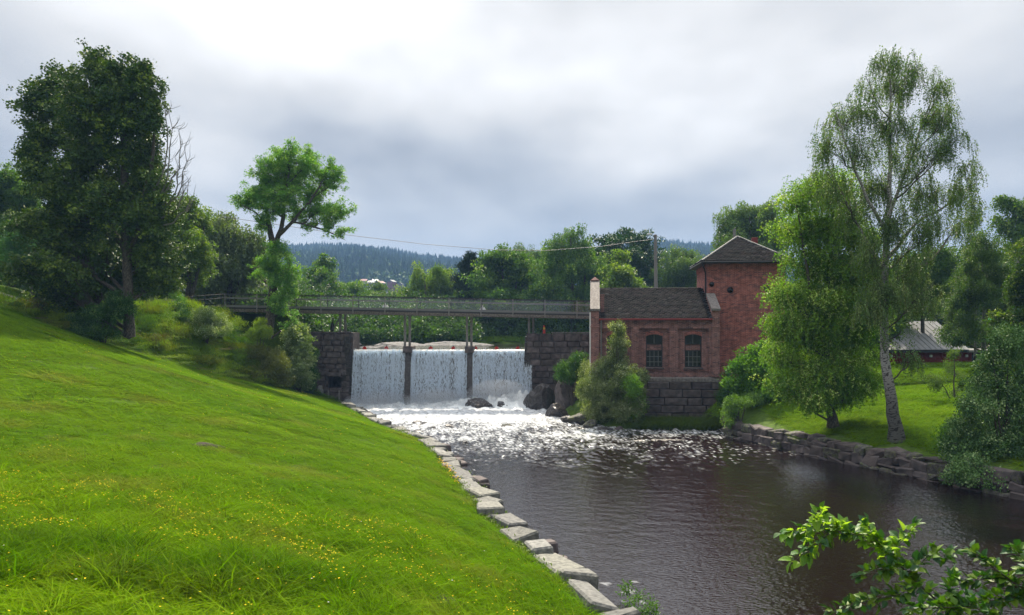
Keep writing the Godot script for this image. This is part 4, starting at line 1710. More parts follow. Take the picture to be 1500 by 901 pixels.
func make_trees() -> void:
	var deep := [Color(0.02, 0.048, 0.006), Color(0.055, 0.092, 0.011), Color(0.1, 0.14, 0.016)]
	var mid := [Color(0.035, 0.08, 0.014), Color(0.07, 0.13, 0.024), Color(0.11, 0.17, 0.03)]
	var light := [Color(0.05, 0.095, 0.016), Color(0.1, 0.155, 0.03), Color(0.15, 0.2, 0.045)]
	# --- the big dark tree on the left
	rng.seed = 400
	var b := gpx(190, 49)
	var big := [[140, 100, 42, 38], [175, 95, 40, 34], [205, 112, 32, 36], [100, 128, 48, 38], [60, 150, 34, 42], [130, 165, 62, 55], [190, 160, 50, 55], [222, 165, 22, 45], [75, 205, 48, 45], [140, 235, 75, 55], [205, 235, 48, 60], [70, 265, 45, 40], [110, 300, 65, 50], [180, 300, 70, 60], [232, 300, 36, 60], [60, 330, 55, 45], [120, 365, 75, 50, 1.0], [225, 370, 48, 52, 1.2], [60, 395, 60, 38], [110, 412, 60, 30, 1.0], [240, 405, 40, 38, 1.4], [180, 400, 40, 30, 2.6], [40, 130, 18, 20], [45, 235, 25, 25], [90, 430, 50, 22]]
	plant("broadleaf_tree", "tall dense dark green tree with bare dead twigs on the left slope", "tree", b,
		[[rel(b, 190, 494, 49, 0.34), rel(b, 188, 440, 49, 0.29), rel(b, 186, 380, 49, 0.27), rel(b, 184, 300, 49, 0.24), rel(b, 182, 200, 49, 0.2), rel(b, 178, 120, 49, 0.08)],
		[rel(b, 187, 380, 49, 0.17), rel(b, 203, 330, 48.6, 0.14), rel(b, 222, 240, 48.6, 0.12), rel(b, 228, 180, 48.6, 0.05)],
		[rel(b, 186, 370, 49, 0.17), rel(b, 155, 320, 49.5, 0.14), rel(b, 110, 240, 50, 0.13), rel(b, 95, 150, 50, 0.05)]],
		blobs_px(b, big, 165.0), {"clump": CL.broad, "mat": M.leaf_dark, "colors": deep, "seed": 401, "hole": -0.12, "holef": 0.4, "gain": 1.7, "limb": 0.14, "twigs": 9, "smin": 0.8, "smax": 1.3})
	var tree: Node3D = get_node("broadleaf_tree")
	rng.seed = 402
	for q in [[228, 300, 246, 160], [232, 290, 262, 190], [236, 310, 270, 215], [236, 320, 268, 250], [240, 330, 276, 268], [225, 280, 240, 140], [238, 300, 256, 230]]:
		var lb := MB.new()
		var s := at(q[0], q[1], 48.4) - b
		var e := at(q[2], q[3], 48.0) - b
		var pts := curve_pts(s, e, Vector3(0.5, -0.3, 0), 6, 0.12)
		lb.tube(pts, taper(0.06, 0.012, 6), 5)
		for k in 12:
			var p: Vector3 = pts[rng.randi_range(2, 6)]
			lb.tube(curve_pts(p, p + Vector3(rng.randf_range(-0.2, 0.7), rng.randf_range(0.1, 1.1), rng.randf_range(-0.4, 0.4)), Vector3(0.1, 0, 0), 3, 0.05), taper(0.018, 0.006, 3), 4, false)
		build("dead_branch", lb, M.post_wood, tree)
	# --- ash-like tree by the left end of the bridge
	rng.seed = 410
	b = gpx(395, 62.5)
	var ash := [[372, 292, 24, 24], [385, 325, 16, 16], [350, 292, 14, 12], [425, 220, 18, 14], [455, 225, 16, 14], [495, 262, 14, 20], [505, 310, 12, 22], [452, 330, 22, 12], [432, 255, 46, 36], [420, 290, 50, 22], [470, 305, 30, 26], [385, 262, 24, 28], [415, 232, 28, 22], [395, 245, 24, 26], [450, 242, 26, 24], [478, 262, 24, 22], [380, 280, 22, 24], [420, 275, 40, 28], [462, 285, 30, 28], [490, 305, 17, 25], [360, 296, 16, 12], [400, 305, 30, 18], [440, 312, 30, 14], [500, 340, 13, 9], [478, 330, 16, 10], [485, 240, 14, 14], [405, 222, 12, 10],
		[385, 385, 18, 18, -0.6], [408, 368, 26, 22, -0.8], [425, 395, 24, 24, 0.2], [402, 405, 20, 26, -0.9], [428, 425, 16, 24, -0.3], [416, 450, 14, 22, -0.5], [432, 470, 10, 14, 0.0], [375, 400, 12, 12, 0.5], [405, 440, 10, 16, -0.8], [402, 385, 16, 20, -0.9]]
	plant("ash_tree", "light green forked tree with leafy trunk beside the footbridge's left end", "tree", b,
		[[rel(b, 393, 496, 62.5, 0.396), rel(b, 398, 450, 62.5, 0.331), rel(b, 402, 400, 62.5, 0.288), rel(b, 400, 360, 62.5, 0.259), rel(b, 392, 320, 62.5, 0.158), rel(b, 385, 275, 62.5, 0.058)],
		[rel(b, 401, 362, 62.5, 0.216), rel(b, 412, 335, 62.3, 0.173), rel(b, 418, 290, 62.3, 0.115), rel(b, 425, 235, 62.3, 0.043)],
		[rel(b, 408, 345, 62.3, 0.158), rel(b, 428, 325, 62, 0.122), rel(b, 455, 295, 62, 0.086), rel(b, 472, 265, 62, 0.036)],
		[rel(b, 430, 325, 62, 0.086), rel(b, 460, 332, 62, 0.072), rel(b, 490, 343, 62, 0.043), rel(b, 506, 352, 62, 0.014)],
		[rel(b, 396, 330, 62.5, 0.101), rel(b, 375, 312, 62.6, 0.065), rel(b, 352, 300, 62.6, 0.022)]],
		blobs_px(b, ash, 165.0, 0.4), {"clump": CL.broad, "colors": [Color(0.04, 0.1, 0.016), Color(0.08, 0.155, 0.03), Color(0.13, 0.2, 0.045)], "seed": 411, "hole": -0.1, "holef": 0.9, "loose": 0.45, "gain": 2.6, "limb": 0.09, "smin": 0.42, "smax": 0.85})
	# --- tall birch on the right bank
	rng.seed = 420
	b = gpx(1314, 37)
	var birch := [[1402, 205, 20, 28], [1416, 245, 18, 22], [1392, 165, 18, 24], [1200, 235, 14, 26], [1420, 300, 20, 20], [1435, 262, 10, 18], [1290, 92, 32, 26], [1338, 98, 30, 26], [1268, 112, 26, 28], [1312, 125, 45, 32], [1378, 120, 22, 24], [1252, 160, 30, 26], [1222, 165, 26, 22], [1300, 175, 50, 36], [1368, 170, 30, 34], [1215, 210, 24, 34], [1262, 220, 36, 36], [1330, 225, 42, 38], [1385, 215, 20, 34], [1220, 262, 30, 30], [1290, 270, 42, 36], [1350, 280, 40, 34], [1398, 275, 26, 28], [1422, 275, 16, 22], [1250, 310, 30, 34], [1310, 325, 40, 36], [1365, 335, 34, 36], [1408, 320, 22, 26], [1275, 370, 36, 38], [1335, 385, 38, 38], [1300, 430, 40, 36], [1350, 430, 28, 34], [1270, 450, 22, 28], [1325, 480, 30, 32], [1340, 520, 14, 26], [1290, 500, 18, 26]]
	plant("tall_birch", "tall airy birch with white flecked leaning trunk on the right bank", "tree", b,
		[[rel(b, 1314, 642, 37, 0.33), rel(b, 1306, 590, 37, 0.25), rel(b, 1297, 520, 37, 0.19), rel(b, 1295, 430, 37, 0.16), rel(b, 1299, 350, 37, 0.14), rel(b, 1303, 270, 37, 0.1), rel(b, 1305, 180, 37, 0.06), rel(b, 1302, 90, 37, 0.02)],
		[rel(b, 1300, 340, 37, 0.1), rel(b, 1270, 290, 36.6, 0.07), rel(b, 1245, 230, 36.4, 0.05), rel(b, 1225, 165, 36.4, 0.02)],
		[rel(b, 1301, 320, 37, 0.09), rel(b, 1328, 250, 37.5, 0.06), rel(b, 1352, 180, 37.8, 0.04), rel(b, 1378, 110, 37.8, 0.015)],
		[rel(b, 1298, 380, 37, 0.1), rel(b, 1345, 325, 36.8, 0.06), rel(b, 1390, 300, 36.8, 0.04), rel(b, 1428, 268, 36.8, 0.015)],
		[rel(b, 1297, 400, 37, 0.09), rel(b, 1262, 340, 37.5, 0.06), rel(b, 1235, 285, 37.6, 0.03), rel(b, 1212, 240, 37.6, 0.015)]],
		blobs_px(b, birch, 78.0, 0.5), {"clump": CL.birch, "mat": M.leaf_birch, "colors": [Color(0.045, 0.09, 0.025), Color(0.09, 0.145, 0.045), Color(0.14, 0.19, 0.07)], "seed": 421, "hole": -0.3, "holef": 0.5, "gain": 1.8, "limb": 0.045, "per": 3, "outer": 2.3, "loose": 0.4, "hang": true, "bark": M.birch_bark, "limb_bark": M.bark, "smin": 0.55, "smax": 1.0, "rise": 1.0})
	# --- weeping birch nearer the power house
	rng.seed = 430
	b = gpx(1221, 41)
	var weep := [[1190, 280, 30, 26], [1225, 275, 36, 28], [1160, 290, 16, 14], [1150, 335, 14, 14], [1180, 330, 30, 30], [1225, 330, 48, 38], [1265, 340, 34, 36], [1185, 380, 36, 34], [1230, 385, 50, 40], [1275, 395, 28, 40], [1145, 425, 24, 22], [1180, 430, 36, 34], [1230, 440, 48, 40], [1270, 450, 32, 38], [1150, 470, 28, 30], [1195, 485, 44, 38], [1245, 490, 42, 40], [1135, 510, 18, 24], [1165, 525, 32, 30], [1210, 540, 42, 34], [1255, 535, 34, 34], [1150, 560, 22, 24], [1190, 575, 34, 22], [1235, 572, 38, 24], [1268, 560, 22, 24]]
	plant("weeping_birch", "bushy yellow green weeping birch with short dark trunk beside the tower", "tree", b,
		[[rel(b, 1221, 622, 41, 0.27), rel(b, 1214, 590, 41, 0.2), rel(b, 1210, 540, 41, 0.17), rel(b, 1212, 450, 41, 0.13), rel(b, 1216, 370, 41, 0.09), rel(b, 1212, 275, 41, 0.03)],
		[rel(b, 1211, 500, 41, 0.1), rel(b, 1185, 420, 40.6, 0.08), rel(b, 1175, 350, 40.5, 0.05), rel(b, 1165, 290, 40.5, 0.02)],
		[rel(b, 1212, 480, 41, 0.1), rel(b, 1245, 410, 41.5, 0.07), rel(b, 1265, 340, 41.8, 0.03)]],
		blobs_px(b, weep, 165.0, 0.5), {"clump": CL.weep, "colors": [Color(0.045, 0.1, 0.01), Color(0.105, 0.175, 0.02), Color(0.19, 0.25, 0.07)], "seed": 431, "hole": -0.1, "holef": 0.8, "gain": 2.7, "loose": 0.5, "limb": 0.06, "hang": true, "bark": M.bark, "smin": 0.8, "smax": 1.3})
	# --- trees of the right background
	var right := [
		["round_tree", "dark green tree with pale thin trunk in front of the red house", 1440, 57, 548, 0.17, [[1440, 370, 34, 30], [1415, 400, 34, 34], [1465, 400, 36, 34], [1440, 430, 44, 34], [1400, 445, 26, 30], [1480, 450, 28, 34], [1420, 480, 40, 28], [1465, 485, 36, 28], [1395, 490, 22, 22]], CL.fine, [Color(0.028, 0.062, 0.012), Color(0.06, 0.105, 0.02), Color(0.095, 0.145, 0.03)], 100.0],
		["thin_birch", "thin sparse young birch rising right of the tall birch", 1428, 60, 520, 0.09, [[1424, 320, 10, 22], [1430, 350, 16, 24], [1418, 375, 20, 24], [1440, 380, 14, 20], [1410, 345, 8, 14]], CL.birch, mid, 60.0],
		["far_birch", "feathery birch at the far right edge behind the dark trees", 1490, 75, 520, 0.16, [[1476, 290, 12, 18], [1490, 310, 22, 24], [1470, 325, 18, 20], [1498, 335, 20, 24], [1486, 355, 24, 20], [1510, 300, 20, 24]], CL.birch_far, mid, 22.0],
		["dense_tree", "dense dark tree at the right edge above the bush", 1520, 50, 560, 0.25, [[1490, 400, 26, 28], [1520, 380, 40, 34], [1500, 440, 34, 34], [1480, 470, 26, 26], [1530, 460, 40, 50], [1510, 510, 40, 40]], CL.broad, deep, 120.0],
		["backdrop_tree", "mid green tree behind the tall birch above the grey roof", 1350, 68, 540, 0.2, [[1340, 390, 34, 28], [1375, 385, 30, 30], [1320, 420, 34, 30], [1360, 425, 34, 30], [1385, 430, 24, 28], [1300, 450, 30, 26], [1335, 452, 26, 20], [1395, 400, 22, 26]], CL.broad, mid, 110.0],
		["backdrop_tree", "dark tree between the weeping birch and the tall birch", 1275, 64, 545, 0.2, [[1270, 400, 34, 34], [1300, 420, 30, 30], [1265, 450, 36, 34], [1300, 475, 30, 28], [1250, 490, 34, 30], [1280, 510, 34, 26]], CL.broad, mid, 110.0]]
	for q in right:
		rng.seed = 440 + int(q[2])
		b = gpx(q[2], q[3])
		var tops: Array = q[6]
		var ty: float = 999
		for bl in tops:
			ty = minf(ty, bl[1])
		plant(q[0], q[1], "tree", b, [[rel(b, q[2], q[4] + 4, q[3], q[5]), rel(b, q[2] + 2, lerpf(q[4], ty, 0.5), q[3], q[5] * 0.7), rel(b, q[2] - 2, ty, q[3], 0.03)]], blobs_px(b, tops, q[9] * 1.5, 0.5),
			{"clump": q[7], "colors": q[8], "seed": 441 + int(q[2]), "hole": -0.2, "limb": 0.06, "hang": q[7] != CL.broad and q[7] != CL.fine, "bark": M.birch_bark if q[7] != CL.broad else M.bark, "limb_bark": M.bark, "mat": M.leaf}, "trees of the right bank")
	# --- trees behind the weir and the bridge
	var pine_c := [Color(0.01, 0.024, 0.01), Color(0.022, 0.042, 0.016)]
	var maple := [Color(0.014, 0.04, 0.008), Color(0.03, 0.07, 0.014)]
	var hazy := [Color(0.04, 0.075, 0.022), Color(0.08, 0.125, 0.035)]
	var grey := [Color(0.05, 0.075, 0.04), Color(0.09, 0.12, 0.065)]
	var far := [
		["green birch with rounded top behind the left part of the bridge", 468, 118, 503, [[478, 385, 14, 14], [470, 405, 26, 22], [485, 430, 30, 24], [450, 425, 28, 24], [465, 455, 38, 26], [495, 460, 25, 22], [520, 470, 20, 18]], CL.big, mid, 0.3],
		["low bushy tree between the green birch and the distant houses", 510, 125, 500, [[515, 425, 22, 16], [505, 445, 30, 20], [535, 450, 26, 18], [520, 475, 36, 20]], CL.big, mid, 0.2],
		["small round tree below the distant houses", 560, 130, 498, [[555, 425, 22, 14], [545, 445, 26, 18], [575, 445, 26, 18], [560, 470, 40, 22]], CL.big, hazy, 0.2],
		["pale leafy birch left of the dark pine", 622, 112, 503, [[618, 402, 18, 18], [610, 425, 24, 22], [635, 420, 26, 22], [650, 400, 20, 18], [662, 425, 24, 26], [620, 455, 34, 22], [655, 460, 34, 24], [600, 455, 20, 20], [630, 485, 40, 14]], CL.birch_far, light, 0.25],
		["dark green pine among the pale birches behind the bridge", 686, 108, 503, [[690, 378, 9, 8], [684, 392, 16, 12], [694, 408, 18, 12], [678, 415, 16, 12], [690, 430, 20, 12], [682, 445, 16, 10]], CL.needles, pine_c, 0.25],
		["broad green birch right of the dark pine", 735, 106, 504, [[738, 372, 20, 14], [722, 390, 24, 22], [755, 388, 24, 22], [735, 415, 40, 26], [770, 412, 24, 26], [705, 425, 26, 26], [740, 445, 50, 22], [780, 445, 22, 22], [715, 462, 36, 20], [760, 470, 40, 20]], CL.big, mid, 0.35],
		["hazy birch top showing behind the broad green birch", 772, 130, 500, [[768, 366, 18, 10], [785, 378, 18, 16], [772, 395, 26, 20], [790, 415, 22, 30]], CL.birch_far, hazy, 0.25],
		["tall full birch left of the power house chimney", 836, 104, 506, [[836, 342, 16, 14], [822, 360, 24, 20], [848, 362, 22, 22], [812, 388, 26, 26], [840, 395, 36, 28], [868, 390, 20, 28], [805, 422, 26, 26], [845, 430, 40, 26], [875, 425, 18, 26], [820, 460, 40, 22], [860, 465, 34, 22]], CL.birch_far, mid, 0.3],
		["dark round maple behind the power house ridge", 912, 116, 500, [[890, 355, 24, 16], [920, 350, 26, 14], [945, 362, 22, 20], [880, 378, 26, 24], [912, 380, 34, 24], [948, 392, 26, 26], [890, 410, 34, 24], [930, 418, 36, 22]], CL.big, maple, 0.35],
		["small light green tree in front of the dark maple", 914, 92, 500, [[912, 374, 12, 10], [908, 390, 18, 14], [918, 402, 20, 14], [900, 410, 18, 12], [915, 420, 28, 14]], CL.big, light, 0.2],
		["hazy green tree between utility pole and tower", 1000, 112, 500, [[1000, 370, 22, 14], [982, 388, 22, 18], [1012, 390, 26, 18], [995, 412, 36, 20], [1025, 415, 20, 20], [975, 420, 18, 20]], CL.birch_far, hazy, 0.25],
		["tall feathery birch behind the tower roof", 1098, 95, 500, [[1110, 305, 26, 14], [1080, 312, 26, 16], [1130, 318, 20, 22], [1060, 330, 20, 20], [1098, 335, 38, 22], [1128, 350, 26, 22], [1070, 352, 26, 18], [1100, 370, 40, 22]], CL.birch_far, hazy, 0.25],
		["grey green willow behind the ash tree's trunk", 335, 76, 470, [[330, 325, 24, 18], [310, 345, 28, 26], [350, 345, 26, 26], [372, 360, 18, 28], [320, 385, 36, 28], [360, 395, 30, 28], [300, 410, 28, 26], [340, 425, 44, 22], [375, 430, 24, 20]], CL.birch_far, grey, 0.3],
		["yellow green tree behind the big dark tree", 275, 68, 455, [[270, 300, 18, 16], [262, 325, 24, 24], [288, 325, 20, 26], [265, 360, 34, 30], [292, 370, 18, 30], [270, 400, 34, 24], [250, 345, 26, 40]], CL.broad, light, 0.25],
		["bright green tree at the left edge behind the path", 15, 72, 420, [[8, 268, 26, 22], [35, 285, 22, 24], [-20, 280, 30, 34], [15, 315, 42, 30], [45, 335, 28, 28], [10, 355, 48, 30], [50, 370, 30, 26], [20, 392, 50, 22], [-30, 360, 40, 50]], CL.broad, mid, 0.3],
		["blue green layered tree below the big dark tree at left", 48, 64, 425, [[45, 335, 22, 18], [30, 360, 30, 20], [62, 362, 26, 22], [40, 390, 44, 22], [75, 395, 30, 22]], CL.fine, [Color(0.025, 0.08, 0.02), Color(0.05, 0.12, 0.035)], 0.2],
		["shaded tree behind the big dark tree's trunk", 140, 70, 430, [[120, 350, 40, 40], [165, 360, 40, 40], [210, 370, 36, 40], [100, 395, 44, 28], [150, 400, 44, 26], [240, 395, 30, 30], [200, 410, 40, 22]], CL.broad, deep, 0.25]]
	for q in far:
		rng.seed = 500 + int(q[1])
		var d: float = q[2]
		var x: float = (q[1] - 750) / F * d
		b = Vector3(x, at(q[1], q[3], d).y, -d)
		var gy := ground(x, d) if d < 148 else hill_height(x, d)
		b.y = minf(b.y, gy)
		var ty: float = 999
		for bl in q[4]:
			ty = minf(ty, bl[1])
		var dens := 16.0 if q[5] == CL.big else 15.0 if q[5] == CL.birch_far else 60.0 if q[5] == CL.needles else 90.0
		plant("background_tree" if q[5] != CL.needles else "pine_tree", q[0], "tree", b, [[[Vector3(0, -0.3, 0), q[7]], rel(b, q[1] + 3, lerpf(q[3], ty, 0.5), d, q[7] * 0.7), rel(b, q[1], ty + 6, d, 0.04)], [[Vector3(0.1, 0.1, 0.2), q[7] * 0.7], rel(b, q[1] + 18, lerpf(q[3], ty, 0.45), d, q[7] * 0.5), rel(b, q[1] + 24, lerpf(q[3], ty, 0.8), d, 0.04)]],
			blobs_px(b, q[4].map(func(w): return [w[0], w[1], w[2] * 1.28, w[3] * 1.2]), dens * 1.5, 0.6), {"clump": q[5], "colors": q[6], "seed": 501 + int(q[1]), "gain": 2.1 if q[5] == CL.birch_far else 1.7, "loose": 0.6, "hole": -0.4, "holef": 0.3, "limb": 0.1, "twigs": 5, "hang": q[5] == CL.birch_far, "mat": M.needle if q[5] == CL.needles else M.leaf_dark if q[6] == maple else M.leaf, "flare": false}, "trees behind the weir")
	# far shore thicket, one mass
	rng.seed = 600
	var xs: Array[Transform3D] = []
	var cs := PackedColorArray()
	for i in 6500:
		var px := rng.randf_range(395, 1060)
		var d := rng.randf_range(97, 128)
		if i % 5 == 0:
			px = rng.randf_range(360, 530)
			d = rng.randf_range(70, 90)
		var hh := rng.randf_range(0.0, 1.0)
		var x := (px - 750) / F * d
		var tall := 4.4 + 3.2 * gn.get_noise_2d(x * 1.3, d) - (2.0 if px > 690 and px < 770 and d < 112 else 0.0)
		if tall < 0.4:
			continue
		if i % 4 == 1:
			d = rng.randf_range(91.5, 97.5)
			px = rng.randf_range(395, 700)
			x = (px - 750) / F * d
			hh *= 0.45
		if d < 92 and x > -15.5 - (d - 66) * 0.15:
			continue
		var p := Vector3(x, ground(x, d) + 0.3 + hh * tall * (0.35 if d < 92 else 1.0), -d)
		xs.append(Transform3D(Basis(Vector3.UP, rng.randf() * TAU).scaled(Vector3.ONE * rng.randf_range(0.8, 1.3)), p))
		cs.append(1.5 * Color(0.02, 0.045, 0.012).lerp(Color(0.05, 0.1, 0.022), clampf(0.5 + gn.get_noise_2d(x * 2, d * 2) + rng.randf_range(-0.3, 0.3), 0, 1)))
	many("far_shore_thicket", CL.big, M.leaf, xs, cs)
	# woods that close the view behind the left slope and the right bank, one mass each
	xs = []
	cs = PackedColorArray()
	for i in 5000:
		var right_side := rng.randf() < 0.5
		var px := rng.randf_range(1120, 1600) if right_side else rng.randf_range(-90, 395)
		var d := rng.randf_range(84, 104)
		var x := (px - 750) / F * d
		var top := lut(px, [[-90.0, 270.0], [60.0, 300.0], [260.0, 330.0], [320.0, 350.0], [395.0, 395.0], [1120.0, 440.0], [1200.0, 420.0], [1330.0, 390.0], [1420.0, 378.0], [1500.0, 372.0], [1600.0, 360.0]]) + 26 * gn.get_noise_1d(px * 0.35)
		var y0 := ground(x, d)
		var y1 := at(px, top, d).y
		var p := Vector3(x, lerpf(y0, y1, pow(rng.randf(), 0.8)), -d)
		xs.append(Transform3D(Basis(Vector3.UP, rng.randf() * TAU).scaled(Vector3.ONE * rng.randf_range(1.0, 1.6)), p))
		cs.append(1.4 * Color(0.02, 0.045, 0.01).lerp(Color(0.05, 0.09, 0.02), clampf(0.5 + 1.2 * gn.get_noise_3d(x * 1.2, p.y * 1.5, d) + rng.randf_range(-0.3, 0.3), 0, 1)))
	many("background_woods", CL.big, M.leaf_dark, xs, cs)


# ------------------------------------------------------------------ shrubs and undergrowth
func shrub(called: String, label: String, px: float, d: float, list: Array, clump: Mesh, colors: Array, dens: float, seed_: int, group := "shrubs along the banks", mat: Material = null, at_y := -99.0) -> Node3D:
	rng.seed = seed_
	var b := gpx(px, d)
	if at_y > -50:
		b.y = at_y
	var stems := []
	for q in list:
		var e := at(q[0], q[1] - q[3] * 0.3, d) - b
		stems.append([[Vector3(rng.randf_range(-0.15, 0.15), -0.15, rng.randf_range(-0.15, 0.15)), 0.045], [e * 0.5 + Vector3(0, 0.15, 0), 0.03], [e, 0.01]])
	return plant(called, label, "shrub", b, stems, blobs_px(b, list, dens, 0.3), {"clump": clump, "colors": colors, "seed": seed_, "gain": 2.0, "hole": -0.15, "holef": 1.0, "limb": 0.0, "flare": false, "stem": "stem", "smin": 0.7, "smax": 1.2, "mat": mat if mat else M.leaf}, group)

func make_patch(size: float, nl: int, ll: float, lw: float, upright: float) -> ArrayMesh:
	# a piece of leafy ground cover about 0.7 m high, domed and uneven
	var b := MB.new()
	var tops := []
	for i in 7:
		tops.append([Vector2(rng.randf_range(-0.5, 0.5), rng.randf_range(-0.5, 0.5)) * size, rng.randf_range(0.3, 0.8), rng.randf_range(0.75, 1.25)])
	for i in nl:
		var tp: Array = tops[i % 7]
		var q: Vector2 = tp[0] + Vector2(rng.randfn(), rng.randfn()) * 0.17 * size
		var h: float = tp[1] * (1.0 - 0.5 * (q - tp[0]).length() / size) * pow(rng.randf(), 0.5)
		var d := (rand_dir() + Vector3(0, 0.2 + 1.6 * upright, 0)).normalized()
		var s := d.cross(rand_dir()).normalized()
		var t: float = tp[2] * rng.randf_range(0.75, 1.25)
		b.col = Color(t, t, t)
		b.leaf(Vector3(q.x, h, q.y), d, s, ll * rng.randf_range(0.7, 1.4), lw * rng.randf_range(0.7, 1.3))
	return b.mesh()

func make_shrubs() -> void:
	var silver := [Color(0.06, 0.085, 0.03), Color(0.125, 0.15, 0.07), Color(0.2, 0.22, 0.13)]
	var bright := [Color(0.04, 0.1, 0.012), Color(0.085, 0.16, 0.022)]
	var deep := [Color(0.015, 0.045, 0.01), Color(0.035, 0.08, 0.018), Color(0.06, 0.11, 0.03)]
	var white := [Color(0.08, 0.125, 0.035), Color(0.17, 0.21, 0.1), Color(0.27, 0.3, 0.19)]
	var olive := [Color(0.05, 0.06, 0.015), Color(0.09, 0.1, 0.03)]
	shrub("shrub", "grey green willow shrub with tall pale top before the power house wall", 905, 51.8, [[904, 482, 10, 14], [906, 503, 14, 16], [900, 530, 20, 18], [880, 548, 22, 20], [920, 550, 22, 20], [865, 570, 18, 20], [900, 575, 32, 24], [930, 580, 16, 22], [880, 598, 30, 20], [915, 602, 26, 18], [940, 552, 9, 10]], CL.small, silver, 330.0, 701)
	shrub("shrub", "bright yellow green shrub low beside the grey green willow shrub", 925, 50.9, [[925, 565, 14, 16], [930, 588, 18, 18], [918, 606, 16, 12]], CL.small, bright, 330.0, 702)
	shrub("shrub", "dark green shrub on the rocks below the right abutment", 838, 59, [[830, 540, 20, 12], [850, 530, 16, 14], [845, 552, 26, 12], [820, 552, 12, 7]], CL.small, deep, 260.0, 703)
	shrub("shrub", "silvery shrub between abutment rocks and the grey green willow shrub", 862, 55.5, [[862, 545, 14, 16], [870, 562, 16, 18], [858, 575, 14, 12]], CL.small, silver, 300.0, 704)
	shrub("shrub", "bright green leafy bush between tower and weeping birch", 1108, 48.5, [[1100, 520, 18, 14], [1120, 510, 14, 12], [1085, 542, 18, 14], [1110, 545, 26, 20], [1135, 555, 20, 22], [1090, 565, 22, 18], [1115, 575, 28, 18], [1075, 560, 12, 10]], CL.broad, bright, 130.0, 705)
	shrub("shrub", "low fern like bush overhanging the wall end beside the foundation", 1085, 46.8, [[1080, 590, 20, 10], [1068, 605, 14, 10], [1100, 585, 20, 10], [1062, 618, 10, 8]], CL.small, [Color(0.045, 0.09, 0.02), Color(0.09, 0.15, 0.04)], 260.0, 706)
	shrub("shrub", "dark green hollow bush close against the tower wall", 1068, 50.5, [[1065, 560, 10, 18], [1062, 585, 10, 16], [1072, 575, 12, 18]], CL.small, deep, 200.0, 707)
	shrub("shrub", "white tinged elder bush below the left end of the footbridge", 302, 57, [[300, 460, 18, 12], [315, 470, 16, 14], [290, 475, 22, 14], [310, 485, 28, 10], [325, 478, 14, 12]], CL.small, [Color(0.05, 0.09, 0.03), Color(0.12, 0.16, 0.07), Color(0.26, 0.29, 0.2)], 300.0, 710)
	shrub("shrub", "tall pale green shrub against the left abutment", 438, 62.8, [[432, 490, 18, 14], [444, 505, 14, 16], [430, 515, 18, 16], [445, 530, 12, 16], [432, 540, 18, 16], [446, 556, 12, 14], [430, 565, 16, 14], [438, 484, 12, 10]], CL.broad, white, 150.0, 711)
	shrub("shrub", "dark bush behind the pale shrub at the left abutment", 452, 64.2, [[452, 520, 12, 20], [456, 545, 10, 20], [450, 565, 10, 14]], CL.small, deep, 260.0, 712)
	shrub("shrub", "yellow green bush at the foot of the ash tree", 380, 60.5, [[382, 475, 10, 10], [376, 490, 14, 10], [388, 488, 10, 10]], CL.small, [Color(0.09, 0.14, 0.012), Color(0.15, 0.2, 0.025)], 280.0, 713)
	shrub("shrub", "brownish olive brush below the ash tree", 385, 59, [[375, 520, 30, 16], [400, 530, 24, 20], [385, 545, 28, 14], [360, 540, 18, 10], [412, 555, 20, 14]], CL.small, olive, 240.0, 714)
	shrub("shrub", "dark rounded bush under the left end of the railing", 262, 58, [[262, 452, 16, 10], [250, 462, 16, 10], [272, 462, 14, 10]], CL.small, deep, 280.0, 715)
	shrub("shrub", "light green bush on the skyline beside the black railing", 260, 61.5, [[258, 432, 8, 9], [262, 441, 9, 7]], CL.small, bright, 300.0, 716)
	shrub("shrub", "pale green bush beside the stone seat on the left slope", 232, 60.5, [[232, 440, 12, 8], [240, 446, 10, 6]], CL.small, silver, 300.0, 717)
	shrub("shrub", "shaded brush left of the big dark tree's trunk", 150, 48.2, [[150, 460, 30, 16], [120, 470, 22, 14], [175, 455, 22, 20], [140, 485, 32, 14], [110, 490, 20, 10], [175, 440, 20, 14]], CL.small, deep, 210.0, 718)
	shrub("shrub", "large dark glossy bush overhanging the water at the right edge", 1470, 32.5, [[1400, 695, 20, 12, -1.2], [1440, 700, 30, 14, -1.5], [1480, 712, 34, 14, -1.8], [1420, 680, 24, 16, -1.0], [1480, 500, 30, 24], [1455, 530, 24, 20], [1500, 540, 40, 30], [1440, 565, 26, 20], [1480, 580, 40, 28], [1430, 600, 28, 22], [1470, 620, 40, 28], [1410, 630, 26, 20], [1440, 650, 36, 26], [1395, 655, 18, 18], [1490, 660, 36, 30], [1470, 690, 26, 20], [1510, 600, 40, 50], [1500, 700, 34, 18], [1415, 672, 20, 14]], CL.small, [Color(0.025, 0.062, 0.014), Color(0.055, 0.105, 0.028), Color(0.12, 0.17, 0.07)], 260.0, 720, "shrubs along the banks", M.leaf_dark)
	shrub("shrub", "light green bush at the foot of the large glossy bush", 1395, 34.6, [[1385, 640, 16, 14], [1400, 625, 16, 14], [1380, 660, 14, 10]], CL.small, bright, 240.0, 721)
	# sapling with thin layered branches
	rng.seed = 722
	var b := gpx(1398, 45)
